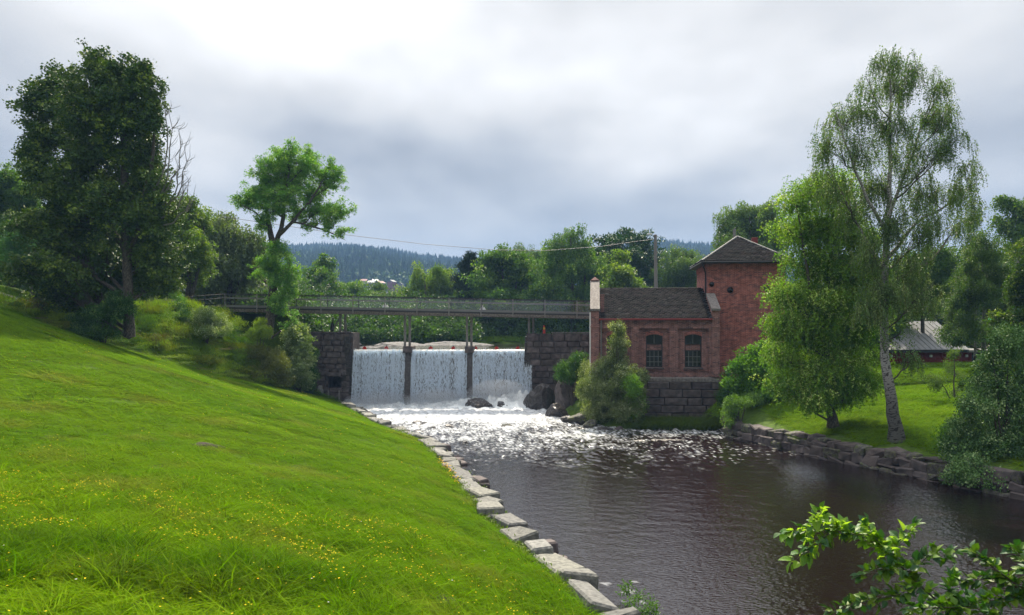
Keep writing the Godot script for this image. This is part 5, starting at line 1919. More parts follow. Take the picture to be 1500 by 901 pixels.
	plant("sapling", "young feathery sapling on the lawn before the red house", "tree", b, [[rel(b, 1398, 596, 45, 0.05), rel(b, 1397, 560, 45, 0.035), rel(b, 1398, 515, 45, 0.012)], [rel(b, 1396, 590, 45, 0.03), rel(b, 1378, 560, 44.6, 0.02), rel(b, 1362, 545, 44.5, 0.008)]],
		blobs_px(b, [[1398, 520, 10, 8], [1395, 535, 18, 7], [1402, 548, 20, 7], [1380, 556, 14, 7], [1412, 562, 16, 7], [1370, 566, 14, 6], [1395, 575, 20, 6], [1360, 552, 8, 6]], 90.0, 0.3), {"clump": CL.small, "colors": [Color(0.05, 0.09, 0.02), Color(0.1, 0.15, 0.04)], "seed": 723, "hole": -0.3, "limb": 0.02, "flare": false, "smin": 0.5, "smax": 0.9})
	# rank growth on the left bank, one mass
	rng.seed = 730
	var leafy := []
	var weedy := []
	for i in 5:
		leafy.append(make_patch(1.3, 420, 0.085, 0.034, 0.0))
		weedy.append(make_patch(1.3, 420, 0.17, 0.02, 1.0))
	var lists := []
	var cols := []
	for i in 10:
		lists.append([] as Array[Transform3D])
		cols.append(PackedColorArray())
	for j in 26:
		for i in 34:
			var x := -38.0 + i * 0.8 + rng.randf_range(-0.3, 0.3)
			var d := 45.0 + j * 0.8 + rng.randf_range(-0.3, 0.3)
			var e := seg_side(Vector2(x, d), bank_line, bank_land)
			if e < 0.2 or (x > -17.2 and d > 64.2) or (x < -29 and e > 4) or x > -13.6:
				continue
			var n := gn.get_noise_2d(x * 4.0, d * 4.0)
			var n2 := gn.get_noise_2d(x * 1.7 + 70, d * 1.7)
			var q: Color = Color(0.11, 0.22, 0.014).lerp(Color(0.26, 0.36, 0.025), clampf(0.5 + 1.3 * n2 + rng.randf_range(-0.2, 0.2), 0, 1))
			if n2 < -0.15:
				q = q.lerp(Color(0.04, 0.095, 0.022), 0.6)
			if n > 0.2 and rng.randf() < 0.4:
				q = Color(0.19, 0.23, 0.02)
			elif rng.randf() < 0.08:
				q = Color(0.12, 0.11, 0.04)
			var k := rng.randi() % 5 + (5 if rng.randf() < 0.55 else 0)
			var h := clampf(0.75 + 1.1 * n + rng.randf_range(-0.15, 0.25), 0.3, 1.5) * smoothstep(-0.6, 1.5, e)
			lists[k].append(Transform3D(Basis(Vector3.UP, rng.randf() * TAU).scaled(Vector3(1, h, 1)), on_ground(x, d, -0.05)))
			cols[k].append(q)
	for k in 10:
		many("bank_undergrowth" if k < 5 else "bank_weeds", leafy[k] if k < 5 else weedy[k - 5], M.leaf, lists[k], cols[k])
	var xs: Array[Transform3D] = []
	var cs := PackedColorArray()
	# weeds and low cover on the right bank below the building
	for i in 900:
		var x := rng.randf_range(3.0, 9.0)
		var d := rng.randf_range(51, 65)
		var r := seg_side(Vector2(x, d), right_edge, right_land)
		if r < 0.7 or gn.get_noise_2d(x * 3, d * 3) < 0.02:
			continue
		xs.append(Transform3D(Basis(Vector3.UP, rng.randf() * TAU).scaled(Vector3.ONE * rng.randf_range(0.5, 1.0)), on_ground(x, d, 0.15)))
		cs.append(Color(0.03, 0.07, 0.012).lerp(Color(0.07, 0.12, 0.03), rng.randf()))
	many("shore_undergrowth", CL.small, M.leaf, xs, cs)


# ------------------------------------------------------------------ grass and flowers
func make_tuft(nb: int, rad: float, w: float, lean: float) -> ArrayMesh:
	var b := MB.new()
	for i in nb:
		var a := rng.randf() * TAU
		var p := Vector3(cos(a), 0, sin(a)) * rad * sqrt(rng.randf())
		var h := rng.randf_range(0.55, 1.0)
		var o := Vector3(rng.randf_range(-1, 1), 0, rng.randf_range(-1, 1)) * lean
		var f := rng.randf() * PI
		var s := Vector3(cos(f), 0, sin(f)) * w
		var t := rng.randf_range(0.8, 1.2)
		b.col = Color(t, t, t)
		var m := p + Vector3(0, h * 0.6, 0) + o * 0.4 * h
		var e := p + Vector3(0, h * 0.95, 0) + o * 1.1 * h
		b.quad(p - s, p + s, m + s * 0.75, m - s * 0.75)
		b.tri(m - s * 0.75, m + s * 0.75, e)
	return b.mesh()

func make_sward(size: float, nb: int, w: float, lean: float, clumps: int) -> ArrayMesh:
	# a square of turf with its own blades and taller tufts; heights are scaled when it is laid
	var b := MB.new()
	var cl := []
	for i in clumps:
		cl.append([Vector2(rng.randf_range(-0.5, 0.5), rng.randf_range(-0.5, 0.5)) * size, rng.randf_range(0.05, 0.14) * size, rng.randf_range(0.4, 1.5), rng.randf_range(0.9, 2.0)])
	for i in nb:
		var q := Vector2(rng.randf_range(-0.5, 0.5), rng.randf_range(-0.5, 0.5)) * size
		var t := rng.randf_range(0.6, 1.3)
		var h := rng.randf_range(0.4, 1.0)
		if i % 2 == 0 and clumps > 0:
			var c: Array = cl[rng.randi() % clumps]
			q = c[0] + Vector2(rng.randfn(), rng.randfn()) * c[1] * 0.6
			t *= c[2]
			h *= c[3]
			q = q.clamp(Vector2.ONE * -0.52 * size, Vector2.ONE * 0.52 * size)
		var p := Vector3(q.x, 0, q.y)
		var o := Vector3(rng.randf_range(-1, 1), 0, rng.randf_range(-1, 1)) * lean
		var f := rng.randf() * PI
		var s := Vector3(cos(f), 0, sin(f)) * w * rng.randf_range(0.7, 1.4)
		var y := rng.randf()
		b.col = Color(t * lerpf(0.85, 1.25, y), t, t * 0.9)
		if rng.randf() < 0.03:
			b.col = Color(1.5, 1.0, 3.0)
		elif rng.randf() < 0.008:
			h *= 1.8
			b.col = Color(1.25, 0.95, 6.0)
		var m := p + Vector3(0, h * 0.6, 0) + o * 0.4 * h
		var e := p + Vector3(0, h * 0.95, 0) + o * 1.1 * h
		b.quad(p - s, p + s, m + s * 0.75, m - s * 0.75)
		b.tri(m - s * 0.75, m + s * 0.75, e)
	return b.mesh()

func lay_sward(called: String, kinds: Array, size: float, spots: Array, colour: Callable, tall: Callable) -> void:
	# spots: centres [x, d]; every square follows the slope below it
	var lists := []
	var cols := []
	for k in kinds.size():
		lists.append([] as Array[Transform3D])
		cols.append(PackedColorArray())
	for q in spots:
		var x: float = q[0]
		var d: float = q[1]
		var y := ground(x, d)
		var e := size * 0.5
		var gx := (ground(x + e, d) - ground(x - e, d)) / size
		var gd := (ground(x, d + e) - ground(x, d - e)) / size
		var r := PI / 2 * (rng.randi() % 4)
		var c := cos(r)
		var sn := sin(r)
		var ax := Vector3(1, gx, 0)
		var az := Vector3(0, -gd, 1)
		var h: float = tall.call(x, d)
		var k := rng.randi() % kinds.size()
		lists[k].append(Transform3D(Basis(ax * c + az * sn, Vector3(0, h, 0), az * c - ax * sn), Vector3(x, y - 0.015, -d)))
		cols[k].append(colour.call(x, d))
	for k in kinds.size():
		many(called, kinds[k], M.grass, lists[k], cols[k])

func seen(x: float, d: float, y: float, margin := 60.0) -> bool:
	if d < 1:
		return false
	var px := 750 + x / d * F
	var py := HZ + (EYE - y) / d * F
	return px > -140 and px < 1560 and py < 901 + margin * 12.0 / d + 40 and py > 380

func make_grass() -> void:
	rng.seed = 800
	var near := []
	var edge := []
	var farm := []
	for i in 7:
		near.append(make_sward(0.8, 620, 0.0085, 0.5, 12))
	for i in 4:
		edge.append(make_sward(0.4, 170, 0.0085, 0.5, 4))
	for i in 6:
		farm.append(make_sward(1.6, 1150, 0.017, 0.7, 22))
	var yl: Array[Transform3D] = []
	var yc := PackedColorArray()
	var dl: Array[Transform3D] = []
	var dc := PackedColorArray()
	var band := func(x: float, d: float) -> float:
		return smoothstep(10.2, 11.2, d) * (1.0 - smoothstep(12.6, 14.0, d)) * (1.0 - smoothstep(-3.5, 0.5, x)) * smoothstep(-0.35, 0.05, gn.get_noise_2d(x * 5.0 + 12, d * 5.0))
	var tall := func(x: float, d: float) -> float:
		var nf := gn.get_noise_2d(x * 6.0, d * 6.0)
		var h := 0.085 + 0.03 * nf + 0.1 * (1.0 - smoothstep(15.0, 24.0, d))
		h += 0.16 * band.call(x, d)
		return maxf(h, 0.05)
	var colour := func(x: float, d: float) -> Color:
		var n := gn.get_noise_2d(x * 1.6 + 31, d * 1.6)
		var n2 := gn.get_noise_2d(x * 0.6 + 11, d * 0.6)
		var t := clampf(0.5 + 0.55 * n + 0.5 * n2 + rng.randf_range(-0.08, 0.08), 0, 1)
		var q: Color = Color(0.118, 0.245, 0.006).lerp(Color(0.19, 0.32, 0.009), t)
		q = q.lerp(Color(0.25, 0.25, 0.05), 0.45 * smoothstep(0.22, 0.42, gn.get_noise_2d(x * 3.1 + 400, d * 3.1)))
		return q.lerp(Color(0.06, 0.15, 0.008), 0.7 * band.call(x, d))
	var spots := [[], [], []]
	var big := 1.6
	for j in range(0, 44):
		for i in range(-40, 12):
			var x := (i + 0.5) * big
			var d := 1.0 + (j + 0.5) * big
			var l := seg_side(Vector2(x, d), left_edge, left_land)
			if l < -1.5 or d > 65.2:
				continue
			if not seen(x, d, ground(x, d)):
				continue
			if d > 26 and l > 1.9:
				spots[2].append([x, d])
				continue
			for q in 4:
				var x2 := x + (0.4 if q & 1 else -0.4)
				var d2 := d + (0.4 if q & 2 else -0.4)
				var l2 := seg_side(Vector2(x2, d2), left_edge, left_land)
				if l2 > 0.95:
					spots[0].append([x2, d2])
				elif l2 > -0.2:
					for r in 4:
						var x3 := x2 + (0.2 if r & 1 else -0.2)
						var d3 := d2 + (0.2 if r & 2 else -0.2)
						var l3 := seg_side(Vector2(x3, d3), left_edge, left_land)
						if l3 > 0.55:
							spots[1].append([x3, d3])
	lay_sward("meadow_grass", near, 0.8, spots[0], colour, tall)
	lay_sward("edge_grass", edge, 0.4, spots[1], colour, func(x, d): return tall.call(x, d) * 1.15)
	lay_sward("lawn_grass", farm, 1.6, spots[2], colour, tall)
	# buttercups and dandelions
	for i in 60000:
		var px := rng.randf_range(-40, 930)
		var d := 6.0 * pow(62.0 / 6.0, rng.randf())
		var x := (px - 750) / F * d
		var fn := gn.get_noise_2d(x * 2.2 + 90, d * 1.3 + 40)
		var fl := 0.01 + 0.08 * smoothstep(0.15, 0.4, fn)
		if d > 13.0 and d < 17.5 and px < 640:
			fl += 0.4 * smoothstep(-0.1, 0.25, gn.get_noise_2d(x * 4.0 + 9, d * 4.0))
		var roll := rng.randf()
		if roll > fl and roll < 0.9992:
			continue
		if seg_side(Vector2(x, d), left_edge, left_land) < 0.8 or seg_side(Vector2(x, d), bank_line, bank_land) > 0:
			continue
		var y: float = ground(x, d) + tall.call(x, d) * 1.15 + rng.randf_range(-0.02, 0.07)
		if roll <= fl:
			var s := rng.randf_range(0.010, 0.015) * (1.0 + maxf(0.0, d - 20) / 30.0)
			if d < 11.5 and rng.randf() < 0.6:
				s = 0.014
			yl.append(Transform3D(Basis(rand_dir(), rng.randf_range(0, 0.6)).scaled(Vector3.ONE * s), Vector3(x, y, -d)))
			yc.append(Color(0.75, 0.62, 0.01) if rng.randf() < 0.85 else Color(0.72, 0.4, 0.01))
		else:
			dl.append(Transform3D(Basis.from_scale(Vector3.ONE * 0.014), Vector3(x, y, -d)))
			dc.append(Color(0.75, 0.75, 0.72))
	# flower heads: a shallow cup of petals on a thin stalk
	var fb := MB.new()
	for k in 6:
		var a := TAU * k / 6.0
		var a2 := a + TAU / 6.4
		fb.tri_out(Vector3(0, 0, 0), Vector3(cos(a), 0.35, sin(a)), Vector3(cos(a2), 0.35, sin(a2)), Vector3.UP)
	var fm := fb.mesh()
	many("meadow_flowers", fm, M.petal, yl, yc)
	many("white_meadow_flowers", fm, M.petal, dl, dc)
	# lawn of the right bank
	rng.seed = 810
	var rs := []
	for j in range(18, 48):
		for i in range(6, 34):
			var x := (i + 0.5) * big
			var d := (j + 0.5) * big
			var r := seg_side(Vector2(x, d), right_edge, right_land)
			if r < 0.9 or (x < 19.5 and d > 53) or d > 70 or not seen(x, d, ground(x, d)):
				continue
			rs.append([x, d])
	var rcol := func(x: float, d: float) -> Color:
		var n := gn.get_noise_2d(x * 1.6 + 31, d * 1.6)
		return Color(0.13, 0.26, 0.006).lerp(Color(0.195, 0.32, 0.009), clampf(0.5 + 0.6 * n, 0, 1))
	lay_sward("bank_lawn_grass", farm, big, rs, rcol, func(x, d): return 0.12 + 0.05 * gn.get_noise_2d(x * 5, d * 5))
	var rl: Array[Transform3D] = []
	var rc := PackedColorArray()
	var tuft := make_tuft(26, 0.3, 0.012, 0.8)
	# reeds below the power house
	rl = []
	rc = PackedColorArray()
	for i in 1100:
		var x := rng.randf_range(7.2, 13.6)
		var d := rng.randf_range(49.6, 52.6)
		if d < 50.0 + 0.6 * gn.get_noise_1d(x * 9):
			continue
		rl.append(Transform3D(Basis(Vector3.UP, rng.randf() * TAU).scaled(Vector3(0.9, rng.randf_range(0.35, 0.7), 0.9)), Vector3(x, maxf(-0.02, ground(x, d) - 0.05), -d)))
		rc.append(Color(0.05, 0.09, 0.015).lerp(Color(0.11, 0.15, 0.03), rng.randf()))
	many("reeds", tuft, M.grass, rl, rc)
	# far shore meadow
	rs = []
	for j in 12:
		for i in 9:
			rs.append([-8.0 + i * 2.0, 97.0 + j * 2.0])
	lay_sward("far_meadow_grass", farm, big, rs, rcol, func(_x, _d): return 0.3)


# ------------------------------------------------------------------ smaller things
func make_small_things() -> void:
	rng.seed = 900
	# orange buoys on a line across the head of the weir
	var bx := [534.0, 566.0, 631.0, 664.0, 696.5, 727.5, 758.5]
	var words := ["first orange buoy from the left on the weir line", "second orange buoy from the left on the weir line", "orange buoy just right of the first pier", "orange buoy half way between the two piers", "orange buoy just right of the second pier", "orange buoy midway between second pier and right abutment", "last orange buoy beside the right abutment"]
	var line := MB.new()
	var pts := []
	for i in bx.size():
		var p := Vector3((bx[i] - 750) / F * 69.5, 4.44, -69.5)
		pts.append(p + Vector3(0, 0.0, 0))
		var o := thing("buoy", words[i], "buoy", p, 0.0, "orange buoys across the weir")
		var sb := MB.new()
		var ps := []
		var rs := []
		for k in 9:
			var a := PI * k / 8.0
			ps.append(Vector3(0, -cos(a) * 0.17, 0))
			rs.append(maxf(0.02, sin(a) * 0.17))
		sb.tube(ps, rs, 12)
		build("float", sb, M.buoy, o)
		var eb := MB.new()
		eb.tube([Vector3(0, 0.16, 0), Vector3(0, 0.25, 0)], [0.04, 0.04], 6)
		build("eye", eb, M.dark_metal, o)
	line.tube([Vector3(-13.5, 4.5, -69.5)] + pts + [Vector3(1.6, 4.5, -69.5)], taper(0.015, 0.015, pts.size() + 1), 4)
	tag(build("buoy_line", line, M.dark_metal), "thin dark rope carrying the orange buoys across the weir", "rope")
	# red and yellow post on the right abutment
	var h := thing("hydrant", "small red hydrant with yellow band on the right abutment", "hydrant", at(797, 488, 66))
	var hb := MB.new()
	hb.tube([Vector3(0, -0.05, 0), Vector3(0, 0.25, 0), Vector3(0, 0.3, 0)], [0.12, 0.11, 0.09], 10)
	build("base", hb, M.buoy, h)
	hb = MB.new()
	hb.tube([Vector3(0, 0.3, 0), Vector3(0, 0.45, 0)], [0.1, 0.1], 10)
	build("band", hb, M.yellow, h)
	hb = MB.new()
	hb.tube([Vector3(0, 0.45, 0), Vector3(0, 0.55, 0), Vector3(0, 0.62, 0)], [0.08, 0.07, 0.03], 10)
	build("cap", hb, M.buoy, h)
	# dark iron gear on the left abutment
	var g := thing("sluice_post", "dark iron post with a pale cap standing on the left abutment", "post", at(486.5, 484.5, 66))
	var gb := MB.new()
	gb.tube([Vector3(0, -0.05, 0), Vector3(0, 0.25, 0), Vector3(0.02, 0.5, 0), Vector3(0.03, 0.62, 0)], [0.13, 0.17, 0.14, 0.08], 10)
	build("body", gb, M.dark_metal, g)
	gb = MB.new()
	gb.tube([Vector3(0.03, 0.6, 0), Vector3(0.05, 0.8, 0), Vector3(0.05, 1.02, 0)], [0.06, 0.05, 0.07], 8)
	build("neck", gb, M.dark_metal, g)
	gb = MB.new()
	gb.tube([Vector3(0.05, 1.02, 0), Vector3(0.05, 1.12, 0)], [0.08, 0.05], 8)
	build("cap", gb, M.white_paint, g)
	# pale covers on the far railing
	var w2 := ["pale trapezoid cover on the bridge's far railing near the first pier", "pale trapezoid cover on the bridge's far railing near the second pier"]
	for i in 2:
		var px: float = [564.5, 707.0][i]
		var p := at(px, [448.5, 452.0][i], 67.3)
		var c := thing("lamp_cover", w2[i], "lamp cover", p, 0.0, "pale covers on the far railing")
		var cb := MB.new()
		for s in [-1.0, 1.0]:
			cb.quad_out(Vector3(-0.26, -0.1, 0.12 * s), Vector3(0.26, -0.1, 0.12 * s), Vector3(0.16, 0.1, 0.08 * s), Vector3(-0.16, 0.1, 0.08 * s), Vector3(0, 0, s))
			cb.quad_out(Vector3(0.26 * s, -0.1, -0.12), Vector3(0.26 * s, -0.1, 0.12), Vector3(0.16 * s, 0.1, 0.08), Vector3(0.16 * s, 0.1, -0.08), Vector3(s, 0, 0))
		cb.quad_out(Vector3(-0.16, 0.1, 0.08), Vector3(0.16, 0.1, 0.08), Vector3(0.16, 0.1, -0.08), Vector3(-0.16, 0.1, -0.08), Vector3.UP)
		build("shade", cb, M.white_paint, c)
		cb = MB.new()
		cb.tube([Vector3(0, 0.1, 0), Vector3(0, 0.2, 0), Vector3(0, 0.22, 0.1)], [0.03, 0.03, 0.03], 5)
		build("bracket", cb, M.white_paint, c)
	# utility pole and its cable
	var up := thing("utility_pole", "tall grey wooden utility pole rising behind the power house ridge", "utility pole", Vector3((961.0 - 750) / F * 80, 4.5, -80))
	var ub := MB.new()
	var tp := at(960, 344, 80) - up.position
	ub.tube([Vector3(0, -0.5, 0), tp * 0.5 + Vector3(0.03, 0, 0), tp], [0.2, 0.18, 0.15], 9)
	build("pole", ub, M.post_wood, up)
	ub = MB.new()
	ub.tube([tp + Vector3(0, -0.3, 0), tp + Vector3(-0.25, -0.05, 0.2), tp + Vector3(-0.5, 0.02, 0.3)], [0.04, 0.035, 0.03], 6)
	build("lamp_arm", ub, M.grey_metal, up)
	ub = MB.new()
	ub.box(tp + Vector3(-0.85, -0.04, 0.2), tp + Vector3(-0.4, 0.08, 0.45), 0.03)
	build("lamp_head", ub, M.white_paint, up)
	var cab := MB.new()
	var cp := []
	for q in [[330.0, 318.0, 72], [420.0, 331.0, 73.0], [515.0, 345.0, 74.5], [620.0, 357.5, 76.0], [725.0, 366.0, 77.5], [800.0, 367.0, 78.6], [880.0, 361.0, 79.3], [960.0, 350.0, 80]]:
		cp.append(at(q[0], q[1], q[2]))
	cab.tube(cp, taper(0.022, 0.022, 7), 5)
	tag(build("power_cable", cab, M.grey_metal), "thin cable sagging across the sky from the utility pole", "cable")
	make_red_house()
	make_far_houses()
	# bare patches in the meadow
	for q in [[652.0, 881.0, 0.32, "bare brown earth patch in the grass near the bottom stones"], [305.0, 653.0, 0.42, "small bare earth patch in the middle of the meadow"]]:
		var best := 8.0
		for k in 1200:
			var d := 6.0 + k * 0.05
			var y := ground((q[0] - 750) / F * d, d)
			if HZ + (EYE - y) / d * F < q[1]:
				best = d
				break
		var c := gpx(q[0], best)
		var pb := MB.new()
		for ring in 3:
			for k in 14:
				var f := func(rr: int, kk: int) -> Vector3:
					var a := TAU * kk / 14.0
					var rad: float = q[2] * rr / 3.0 * (1.0 + 0.3 * sin(a * 3 + 1) + 0.15 * sin(a * 7))
					var xx := c.x + cos(a) * rad * 1.2
					var dd := -c.z + sin(a) * rad
					return on_ground(xx, dd, 0.07 * (1.0 - pow(rr / 3.0, 2)) + 0.01)
				pb.quad_out(f.call(ring, k), f.call(ring, k + 1), f.call(ring + 1, k + 1), f.call(ring + 1, k), Vector3.UP)
		tag(build("molehill", pb, M.earth), q[3], "earth mound")
	# stone seat on the left slope
	var st := thing("stone_bench", "low pale stone slab seat on the left slope by the railing", "seat", Vector3.ZERO)
	var sb := MB.new()
	var sp := at(247, 440, 60.5)
	sb.box(sp + Vector3(-0.6, -0.12, -0.25), sp + Vector3(0.6, 0.06, 0.25), 0.03, 0.02, rng)
	build("slab", sb, M.granite, st)
	for dx in [-0.42, 0.42]:
		sb = MB.new()
		sb.box(sp + Vector3(dx - 0.1, -1.0, -0.2), sp + Vector3(dx + 0.1, -0.12, 0.2), 0.02, 0.01, rng)
		build("leg", sb, M.dark_stone, st)
	make_near_branch()
	make_edge_weeds()

func make_red_house() -> void:
	var d := 66.0
	var p := at(1378, 552, d)
	p.y = ground(p.x, d) - 0.2
	var o := thing("red_house", "low red wooden house with grey sheet roof behind the right bank trees", "house", p, 0.12)
	var w := 11.5
	var top := at(1378, 515, d).y - p.y
	var b := MB.new()
	b.box(Vector3(-w / 2, 0, -7), Vector3(w / 2, top, 0))
	build("wall", b, M.red_board, o)
	b = MB.new()
	for i in 56:
		var x := -w / 2 + 0.1 + i * 0.204
		b.box(Vector3(x, 0.1, 0.001), Vector3(x + 0.03, top - 0.06, 0.02))
	build("cover_strips", b, M.red_board, o).set_meta("kind", "stuff")
	b = MB.new()
	b.box(Vector3(-w / 2 - 0.3, top - 0.06, 0.03), Vector3(w / 2 - 3.6, top + 0.16, 0.45))
	build("fascia", b, M.dark_metal, o)
	b = MB.new()
	var r0 := Vector3(-w / 2 - 0.3, top + 0.17, 0.5)
	var r1 := Vector3(w / 2 - 3.6, top + 0.17, 0.5)
	var s := Vector3(0.0, 2.3, -4.2)
	b.quad_out(r0, r1, r1 + s, r0 + s, Vector3.UP)
	b.quad_out(r0 + s, r1 + s, r1 + Vector3(0, 0, -8.4), r0 + Vector3(0, 0, -8.4), Vector3.UP)
	b.tri_out(r1, r1 + Vector3(0, 0, -8.4), r1 + s, Vector3.RIGHT)
	b.tri_out(r0, r0 + Vector3(0, 0, -8.4), r0 + s, Vector3.LEFT)
	var roof := build("roof", b, M.roof_sheet, o)
	for i in 17:
		var q := MB.new()
		var x := r0.x + 0.25 + i * 0.47
		q.tube([Vector3(x, r0.y + 0.02, 0.5), Vector3(x, r0.y + 0.02, 0.5) + s], [0.03, 0.03], 4)
		build("seam", q, M.roof_sheet, roof)
	b = MB.new()
	b.box(Vector3(w / 2 - 3.8, top - 0.05, -6), Vector3(w / 2 + 0.4, top + 0.12, 0.7))
	build("flat_roof", b, M.grey_metal, o)
	for x: float in [-4.3, -0.9, 2.2]:
		var l := MB.new()
		l.box(Vector3(x - 0.1, top - 0.45, 0.02), Vector3(x + 0.1, top - 0.25, 0.16), 0.03)
		build("wall_lamp", l, M.white_paint, o)
	b = MB.new()
	b.box(Vector3(-5.3, 0.7, 0.005), Vector3(-4.5, 1.5, 0.05))
	var wn := build("window", b, M.grey_metal, o)
	b = MB.new()
	b.quad_out(Vector3(-5.22, 0.78, 0.055), Vector3(-4.58, 0.78, 0.055), Vector3(-4.58, 1.42, 0.055), Vector3(-5.22, 1.42, 0.055), Vector3(0, 0, 1))
	build("pane", b, M.window_glass, wn)
	b = MB.new()
	b.box(Vector3(2.7, 0.0, 0.005), Vector3(4.0, 1.25, 0.06), 0.02)
	build("door", b, M.dark_metal, o)
	# green signal lamp among the dark trees
	var sp := at(1449.5, 467.5, 58)
	var sg := thing("traffic_signal", "small lit green traffic signal among the dark trees on the right", "traffic signal", Vector3(sp.x, ground(sp.x, 58), sp.z))
	b = MB.new()
	var hh := sp.y - sg.position.y
	b.tube([Vector3(0, -0.2, -0.12), Vector3(0, hh + 0.6, -0.12)], [0.05, 0.05], 6)
	build("pole", b, M.dark_metal, sg)
	b = MB.new()
	b.box(Vector3(-0.17, hh - 0.2, -0.09), Vector3(0.17, hh + 0.75, 0.05), 0.02)
	build("housing", b, M.dark_metal, sg)
	var lens := MB.new()
	lens.tube([Vector3(0, hh, 0.05), Vector3(0, hh, 0.07)], [0.12, 0.1], 12)
	var gm := std(Color(0.05, 0.5, 0.35))
	gm.emission_enabled = true
	gm.emission = Color(0.1, 1.0, 0.75)
	gm.emission_energy_multiplier = 1.0
	build("green_lamp", lens, gm, sg)
	var om := OmniLight3D.new()
	om.name = "green_light"
	sg.add_child(om)
	om.position = Vector3(0, hh, 0.2)
	om.light_color = Color(0.1, 1.0, 0.75)
	om.light_energy = 0.05
	om.light_size = 0.1
	om.omni_range = 40
	om.omni_attenuation = 2
	om.shadow_enabled = true

func make_far_houses() -> void:
	var hs := [[533.0, 411.0, 560.0, 5.0, "white", "white"], [541.0, 413.0, 570.0, 7.0, "dark roofed white", "white"], [549.0, 411.0, 575.0, 5.0, "grey", "grey"], [557.0, 414.0, 560.0, 6.0, "pale long", "white"], [574.0, 412.0, 580.0, 6.0, "dark red roofed", "red"], [586.0, 416.0, 570.0, 4.0, "small cream", "white"], [588.0, 427.0, 430.0, 3.6, "red gabled", "red"], [594.0, 429.0, 430.0, 3.0, "small white low", "white"]]
	var where := ["at the left end of the hillside group", "second from the left on the hillside", "third from the left on the hillside", "in the middle of the hillside group", "below the dark forest right of the middle", "at the right end of the hillside group", "lowest on the hill above the bridge railing", "beside the red gabled house above the railing"]
	for i in hs.size():
		var q: Array = hs[i]
		var d: float = q[2]
		var p := at(q[0], q[1] + 4, d)
		var gy := hill_height(p.x, d)
		var o := thing("far_house", "%s house %s" % [q[4], where[i]], "house", Vector3(p.x, minf(gy, p.y) - 0.5, p.z), 0.3 * i, "houses on the far hillside")
		var w: float = q[3] * 0.42
		var top := p.y + 1.6 - o.position.y
		var b := MB.new()
		b.box(Vector3(-w, 0, -2.2), Vector3(w, top, 2.2))
		build("wall", b, M.red_paint if q[5] == "red" else M.grey_metal if q[5] == "grey" else M.plaster, o)
		b = MB.new()
		b.quad_out(Vector3(-w - 0.4, top - 0.1, 2.5), Vector3(w + 0.4, top - 0.1, 2.5), Vector3(w + 0.4, top + 1.3, 0), Vector3(-w - 0.4, top + 1.3, 0), Vector3(0, 1, 1))
		b.quad_out(Vector3(-w - 0.4, top - 0.1, -2.5), Vector3(w + 0.4, top - 0.1, -2.5), Vector3(w + 0.4, top + 1.3, 0), Vector3(-w - 0.4, top + 1.3, 0), Vector3(0, 1, -1))
		build("roof", b, M.roof_sheet if i % 3 else M.red_paint, o)

# the leafy branches of a bush that stands on the near bank
func big_leaf(l: float, w: float, curl: float) -> ArrayMesh:
	var b := MB.new()
	var n := 5
	var mid := []
	var wid := [0.02, 0.75, 1.0, 0.85, 0.5, 0.0]
	for i in n + 1:
		var f := float(i) / n
		mid.append(Vector3(0, -curl * f * f * l, -f * l))
	for i in n:
		for s in [-1.0, 1.0]:
			var a: Vector3 = mid[i]
			var c: Vector3 = mid[i + 1]
			var ea := a + Vector3(s * w * wid[i], w * wid[i] * 0.35, 0)
			var ec := c + Vector3(s * w * wid[i + 1] * 1.02, w * wid[i + 1] * 0.35, 0.12 * l / n)
			b.quad_out(a, ea, ec, c, Vector3.UP)
	return b.mesh()

